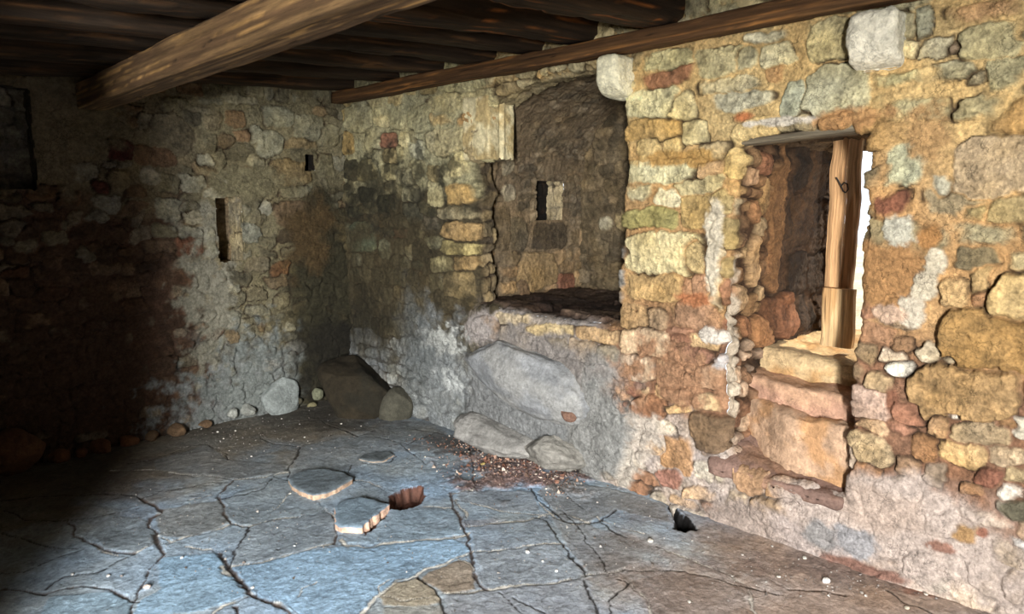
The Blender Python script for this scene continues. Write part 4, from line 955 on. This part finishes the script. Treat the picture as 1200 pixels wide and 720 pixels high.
def grit(name, spots, seed, label, cols):
    g = np.random.default_rng(seed); v0, f0 = ICO[2]; bmv, f1_ = [], []
    tet = np.array([(1, 0, -.5), (-.5, .9, -.5), (-.6, -.8, -.4), (.1, .1, .7), (.5, -.6, .3)]); tf = [(0, 1, 3), (1, 2, 3), (2, 4, 3), (4, 0, 3), (0, 4, 2), (0, 2, 1)]
    V, F, C_ = [], [], []
    for px, py, hw, hh, n, r0, r1 in spots:
        for _ in range(n):
            a = g.normal(0, .5, 2); x, y = fl(px+hw*a[0], py+hh*a[1])
            if x > 3.14 or y > 5.0: continue
            r = g.uniform(r0, r1)*(1 if g.random() > .08 else 2.2); R = rot_m(*g.uniform(0, 6, 3))
            p = (tet*g.uniform(.7, 1.3, 3)*r)@R.T+np.array([x, y, floor_z(x, y)+r*.45]); b = len(V); V += p.tolist()
            F += [tuple(b+k for k in t) for t in tf]; C_ += [rgb(cols[g.integers(len(cols))])*g.uniform(.8, 1.15)]*5
    me = bpy.data.meshes.new(name); me.from_pydata(V, [], F); set_col(me, np.array(C_)); return tag(link(name, me, M_ROCK), label, None, None, 'stuff')
grit('stone_rubble', [(600,540,80,22,900,.003,.008),(655,560,30,20,250,.003,.007),(560,520,70,10,250,.003,.007)], 1, 'reddish brown stone rubble spread below the ledge', [(150,110,92),(170,140,122),(120,86,72),(196,180,166),(100,80,70)])
grit('floor_grit', [(700,640,260,60,320,.002,.0045),(560,540,160,40,300,.002,.004),(300,510,150,30,380,.002,.004),(1000,680,200,30,260,.0015,.0035),(250,620,180,70,250,.002,.004)], 2, 'fine pale grit scattered over the flagstones', [(150,146,140),(130,124,120),(186,182,176),(110,102,96)])

# ------------------------------------------------------------------ timbers
def timber(name, p0, p1, w, h, mat, cols, seed, wob=.010, rnd=.25, step=.03, sag=0.0, label=None, cat=None, group=None, twist=0.0, chips=1.0, taper=0):
    p0, p1 = np.array(p0, float), np.array(p1, float); L_ = np.linalg.norm(p1-p0); d = (p1-p0)/L_
    side = np.cross(d, (0, 0, 1)); side /= np.linalg.norm(side); up = np.cross(side, d)
    nu = int(L_/step)+1; t = np.linspace(0, L_, nu); nv = 56
    a = np.linspace(0, 2*math.pi, nv, endpoint=False); ex = rnd
    cu = np.sign(np.cos(a))*np.abs(np.cos(a))**ex; sv = np.sign(np.sin(a))*np.abs(np.sin(a))**ex
    # even spacing round the section
    seg = np.r_[0, np.cumsum(np.hypot(np.diff(np.r_[cu, cu[0]])*w, np.diff(np.r_[sv, sv[0]])*h))]
    uu = np.linspace(0, seg[-1], nv, endpoint=False); cu2 = np.interp(uu, seg, np.r_[cu, cu[0]]); sv2 = np.interp(uu, seg, np.r_[sv, sv[0]])
    Tt, Uu = np.meshgrid(t, uu, indexing='ij')
    e1 = wob*fbm(t*1.1, t*0+seed, seed, 3); e2 = wob*fbm(t*1.1, t*0+seed+50, seed+1, 3)
    sc = 1+.02*fbm(t*1.7, t*0+seed+9, seed+2, 3)-taper*t/L_
    cor = np.abs(cu2*sv2)                        # arris
    ring = np.stack([cu2, sv2], -1)
    grain = fbm(Tt*1.2, Uu*60, seed+3, 4, .6); dent = fbm(Tt*6, Uu*14, seed+4, 4, .55)
    chip = smooth(.1, .8, fbm(Tt*5, np.round(Uu*6)*3.3, seed+5, 3))*cor[None, :]*chips
    amp = 1+(.0020*grain+.0014*dent)/min(w, h)*2-.16*chip
    crack = np.exp(-((fbm(Tt*.55, Uu*13, seed+6, 3))/.022)**2)*smooth(.0, .4, fbm(Tt*1.5, Uu*5, seed+7, 2)); amp = amp-.10*crack
    A = cu2[None]*w/2*sc[:, None]*amp; B = sv2[None]*h/2*sc[:, None]*amp
    P = p0+d*Tt[..., None]+side*(A+e1[:, None])[..., None]+up*(B+e2[:, None]-(sag*4*(Tt/L_)*(1-Tt/L_)))[..., None]
    c0, c1, c2 = [rgb(c) for c in cols]
    m1 = smooth(-.1, .8, fbm(Tt*.7, Uu*42, seed+8, 5, .6)+.4*fbm(Tt*1.1, Uu*6, seed+11, 3)); m2 = smooth(.35, .9, fbm(Tt*2.2, Uu*45, seed+9, 4, .6)+.6*chip)
    Cc = c0*(1+.3*grain)[..., None]; Cc = Cc+(c1*(1+.25*grain)[..., None]-Cc)*m1[..., None]; Cc = Cc+(c2*(1+.2*dent)[..., None]-Cc)*m2[..., None]
    Cc = Cc+(rgb((14,10,7))-Cc)*np.clip(crack*.9, 0, 1)[..., None]
    V = P.reshape(-1, 3)-p0; n = nv
    F = [(k*n+i, (k+1)*n+i, (k+1)*n+(i+1) % n, k*n+(i+1) % n) for k in range(nu-1) for i in range(n)]
    F += [tuple(range(n)), tuple((nu-1)*n+i for i in range(n))[::-1]]
    me = bpy.data.meshes.new(name); me.from_pydata(V.tolist(), [], F); set_col(me, Cc.reshape(-1, 3))
    me.polygons.foreach_set('use_smooth', np.ones(len(me.polygons), bool))
    bm = bmesh.new(); bm.from_mesh(me); bmesh.ops.recalc_face_normals(bm, faces=bm.faces); bm.to_mesh(me); bm.free()
    o = link(name, me, mat, None, p0)
    if label: tag(o, label, cat, group)
    return o
o = timber('main_beam', (1.40, 5.10, 2.225), (1.14, -2.15, 2.235), .165, .15, M_WOOD_Y, [(84,64,44),(124,98,66),(164,128,80)], 701, wob=.002, rnd=.08, chips=.2, label='heavy hewn timber beam crossing the room below the joists', cat='beam')
o = timber('wall_plate', (3.10, 5.02, 2.385), (3.10, -2.1, 2.40), .10, .088, M_WOOD_Y, [(74,52,32),(98,70,42),(128,88,48)], 711, wob=.008, rnd=.2, label='long thin dark timber wall plate running along the top of the right wall', cat='beam')
JY = [4.90, 4.36, 3.84, 3.40, 2.98, 2.60, 2.06, 1.38, .9, .3, -.4, -1.1, -1.8]
WHERE = ['dark joist resting against the back wall', 'second dark joist from the back wall', 'third dark joist from the back wall', 'fourth joist from the back wall', 'fifth joist from the back wall',
         'sixth joist from the back wall, left of a pale mortar patch', 'orange flaked joist ending above the pillar', 'joist ending above the small doorway'] + [None]*5
def jz(x): return 2.315+.062*(x-1.2)
for i, y in enumerate(JY):
    w = .20 if i in (5, 6) else .17
    lab = WHERE[i]
    timber('ceiling_joist', (-1.55, y-.02, jz(-1.55)+.085), (3.42, y+.02, jz(3.42)+.085), w, .165, M_WOOD_X, [(40,30,20),(56,41,27),(140,86,42) if i > 4 else (84,58,34)], 720+i*10, wob=.012, rnd=.35,
           label=(lab or 'dark timber joist behind the viewer'), cat='joist', group='ceiling joists')
# boards over the joists, with an unseen slab added above them to block light
xc = axis_steps([(-1.75, 3.5, .04)]); yc = axis_steps([(-2.35, 5.2, .012)])
A, B = np.meshgrid(xc, yc, indexing='ij')
bw_ = .17; ph = (B/bw_) % 1; gp = np.exp(-((np.minimum(ph, 1-ph))/.04)**2); bi = np.floor(B/bw_)
zc = jz(A)+.175+.01*gp+.003*fbm(A*2, B*30, 800, 3)
Cc = rgb((50,36,24))*(1+.3*fbm(A*1.2, B*50, 801, 4)+.25*(vn2(bi*7.3, bi*0, 802)*2-1))[..., None]; Cc = Cc+(rgb((12,9,6))-Cc)*(.8*gp)[..., None]
o = grid_mesh('ceiling', np.stack([A, B, zc], -1), Cc, None, mat=M_WOOD_X, flip=True); tag(o, 'dark ceiling boards above the joists', kind='structure')
block('ceiling_light_block', (-2.2, -2.6, 2.66), (4.7, 5.6, 2.8), (90,76,60), 810, .01, .0, n=4); bpy.data.objects['ceiling_light_block']['kind'] = 'structure'
block('roof_over_passage', (3.22, .2, 1.99), (4.5, 2.0, 2.7), (110,90,66), 811, .01, .0, n=4); bpy.data.objects['roof_over_passage']['kind'] = 'structure'
# pale mortar packing between the joist ends
for i, (px, py, hw) in enumerate([(478,94,13),(537,84,10),(588,74,22),(700,46,12),(712,42,10),(870,6,26)]):
    q = hit(0, 3.15, px, py); 
    rock('mortar_patch', (3.19, q[1], q[2]), (.05, .0016*hw*3.4, .05), (214,196,150) if i > 2 else (200,190,160), 820+i, 'pale lump of mortar packed between joist ends above the wall plate', 'mortar patch', sub=3, group='pale mortar lumps between the joist ends', rough=.12)

# ------------------------------------------------------------------ small doorway: lintel, steps, door
timber('door_lintel', (3.25, 1.13, 1.912), (3.25, 1.70, 1.878), .13, .03, M_WOOD_Y, [(92,84,70),(132,124,106),(70,60,48)], 830, wob=.012, rnd=.3, label='split grey timber lintel under the head of the small doorway', cat='lintel')
timber('door_lintel', (3.38, 1.08, 1.915), (3.38, 1.70, 1.90), .11, .04, M_WOOD_Y, [(66,54,42),(92,76,58),(50,40,30)], 836, wob=.01, rnd=.3, label='dark inner timber lintel behind the grey one in the small doorway', cat='lintel')
stp = empty('stone_steps', (3.5, 1.4, 0)); tag(stp, 'worn stone steps rising through the small doorway', 'steps')
def worn(a, b):
    def f(p, half):
        q = p.copy(); y = p[:, 1]/half[1]
        q[:, 0] = q[:, 0]+np.where(p[:, 0] < 0, 1, 0)*a*smooth(-.1, .95, y)
        q[:, 2] = q[:, 2]+np.where(p[:, 2] > 0, 1, 0)*b*(y*.5+.5)*(p[:, 0]/half[0]*.5+.5)
        q[:, 2] = q[:, 2]-np.where(p[:, 2] > 0, 1, 0)*.014*(1-y*y); return q
    return f
block('step', (3.15, 1.10, .24), (3.62, 1.76, .312), (126,102,92), 840, .02, .014, n=30, parent=stp, col2=(140,110,90), shape=worn(0, .19))
block('step', (3.265, 1.03, .10), (3.80, 1.76, .60), (176,146,120), 844, .022, .016, n=34, parent=stp, col2=(178,138,100), shape=worn(.16, .03))
block('step', (3.375, 1.03, .40), (4.00, 1.80, .715), (176,138,116), 848, .022, .014, n=30, parent=stp, col2=(186,150,122), shape=worn(.08, .0))
block('door_sill', (3.56, .95, .50), (4.55, 1.82, .835), (196,170,130), 852, .04, .016, n=30, parent=stp, col2=(176,140,96), shape=worn(.03, .0))
dr = empty('plank_door', (3.76, 1.40, .85)); tag(dr, 'weathered brown plank door standing ajar in the small doorway', 'door')
def board(name, x, y0, y1, z0, z1, cols, seed, th=.035, parent=dr, rotx=0, mat=None):
    ny, nzz = 26, 120; Yb, Zb = np.meshgrid(np.linspace(y0, y1, ny), np.linspace(z0, z1, nzz), indexing='ij')
    gr = fbm(Yb*70, Zb*1.6, seed, 4, .6); rd_ = ridge(Yb*28+.3*fbm(Zb*2, Zb*0, seed, 2), Zb*1.1, seed+1, 3)
    edge = np.minimum(Yb-y0, y1-Yb); Hh = .003*gr-.006*smooth(.84, .97, rd_)-.008*np.exp(-(edge/.006)**2)
    Yb = Yb+.006*fbm(Zb*6, Yb*0, seed+2, 3)
    Cc = rgb(cols[0])*(1+.25*gr)[..., None]; Cc = Cc+(rgb(cols[1])-Cc)*(smooth(-.1, .6, fbm(Yb*20, Zb*2.2, seed+3, 4)))[..., None]; Cc = Cc*(1-.6*smooth(.84, .97, rd_))[..., None]
    fr_ = np.stack([x-Hh, Yb, Zb], -1); bk = np.stack([x+th+0*Hh, Yb, Zb], -1)
    V = np.concatenate([fr_.reshape(-1, 3), bk.reshape(-1, 3)])-np.array(parent.location); N_ = ny*nzz; g_ = np.arange(N_).reshape(ny, nzz); F = []
    for G, s_ in ((g_, 1), (g_+N_, -1)):
        Q = np.stack([G[:-1, :-1], G[:-1, 1:], G[1:, 1:], G[1:, :-1]], -1).reshape(-1, 4); F += (Q if s_ > 0 else Q[:, ::-1]).tolist()
    b = list(g_[0, :])+list(g_[1:, -1])+list(g_[-1, -2::-1])+list(g_[-2:0:-1, 0])
    F += [(b[i], b[(i+1) % len(b)], b[(i+1) % len(b)]+N_, b[i]+N_) for i in range(len(b))]
    F = [[int(k) for k in f] for f in F]
    me = bpy.data.meshes.new(name); me.from_pydata(V.tolist(), [], F); set_col(me, np.concatenate([Cc.reshape(-1, 3)]*2))
    bm = bmesh.new(); bm.from_mesh(me); bmesh.ops.recalc_face_normals(bm, faces=bm.faces); bm.to_mesh(me); bm.free()
    return link(name, me, mat or M_WOOD_Z, parent)
xd = 3.76
yR = hit(0, xd, 1004, 250)[1]; yM = hit(0, xd, 988, 250)[1]; yL = hit(0, xd, 969, 250)[1]
zP = hit(0, xd, 985, 345)[2]
board('door_board', xd, yR, yM-.004, zP, 1.93, [(196,160,122),(150,110,74)], 860)
board('door_board', xd+.014, yM+.008, yL, zP-.03, 1.93, [(178,140,100),(136,98,64)], 864)
b_ = board('patch_board', xd-.05, hit(0, xd, 1003, 370)[1], hit(0, xd, 966, 370)[1], hit(0, xd-.05, 985, 408)[2], hit(0, xd-.05, 985, 339)[2], [(200,168,124),(176,138,94)], 868, th=.045)
# iron latch hook on the boards
cu = bpy.data.curves.new('latch_hook', 'CURVE'); cu.dimensions = '3D'; cu.bevel_depth = .0035; cu.bevel_resolution = 3; sp = cu.splines.new('POLY')
hp = [hit(0, xd-.012, *p)-np.array(dr.location) for p in [(980,208),(983,213),(986,219),(988,224),(991,226),(994,222),(993,216),(989,214),(986,218)]]
sp.points.add(len(hp)-1)
for p_, q in zip(sp.points, hp): p_.co = (*q, 1)
mi = bpy.data.materials.new('dark_iron'); mi.use_nodes = True; mi.node_tree.nodes['Principled BSDF'].inputs['Base Color'].default_value = (.02, .018, .016, 1); mi.node_tree.nodes['Principled BSDF'].inputs['Roughness'].default_value = .6
cu.materials.append(mi); ho = bpy.data.objects.new('latch_hook', cu); COL.objects.link(ho); ho.parent = dr; ho['label'] = 'dark iron hook on the door boards'

# ------------------------------------------------------------------ outside
def ground(name, x0, x1, y0, y1, z, col, seed, label):
    A, B = np.meshgrid(np.linspace(x0, x1, 90), np.linspace(y0, y1, 90), indexing='ij')
    Cc = rgb(col)*(1+.25*fbm(A*2, B*2, seed, 5))[..., None]
    o = grid_mesh(name, np.stack([A, B, z+.03*fbm(A*1.1, B*1.1, seed+1, 4)], -1), Cc, None); tag(o, label, kind='structure')
ground('ground_outside_right', 4.4, 14, -5, 9, .80, (206,196,172), 900, 'pale sunlit ground outside the small doorway')
ground('ground_outside_left', -14, -1.6, -9, 5, -.04, (170,160,140), 902, 'pale ground outside the daylight doorway')

# ------------------------------------------------------------------ light
wd = bpy.data.worlds.new('sky'); scene.world = wd; wd.use_nodes = True
bg = wd.node_tree.nodes['Background']; bg.inputs['Color'].default_value = (.88, .94, 1.0, 1); bg.inputs['Strength'].default_value = 1.5
def area(name, loc, target, sx, sy, power, col):
    l = bpy.data.lights.new(name, 'AREA'); l.shape = 'RECTANGLE'; l.size = sx; l.size_y = sy; l.energy = power; l.color = col
    o = bpy.data.objects.new(name, l); COL.objects.link(o); o.location = loc
    o.rotation_euler = (Vector(target)-Vector(loc)).to_track_quat('-Z', 'Y').to_euler(); return o
area('daylight_through_doorway', (-3.27, -2.45, 2.3), (2.4, 2.6, .6), .24, 3.0, 2050, (1.0, .985, .95))
sun = bpy.data.lights.new('sun', 'SUN'); sun.energy = 6; sun.angle = math.radians(1.0); sun.color = (1, .86, .66)
so = bpy.data.objects.new('sun', sun); COL.objects.link(so); so.location = (8, -2, 8); so.rotation_euler = Vector((-.5, .32, -.70)).to_track_quat('-Z', 'Y').to_euler()

scene.view_settings.view_transform = 'Standard'; scene.view_settings.look = 'None'
scene.view_settings.gamma = 1.0; scene.view_settings.use_curve_mapping = False; scene.view_settings.exposure = 0.12
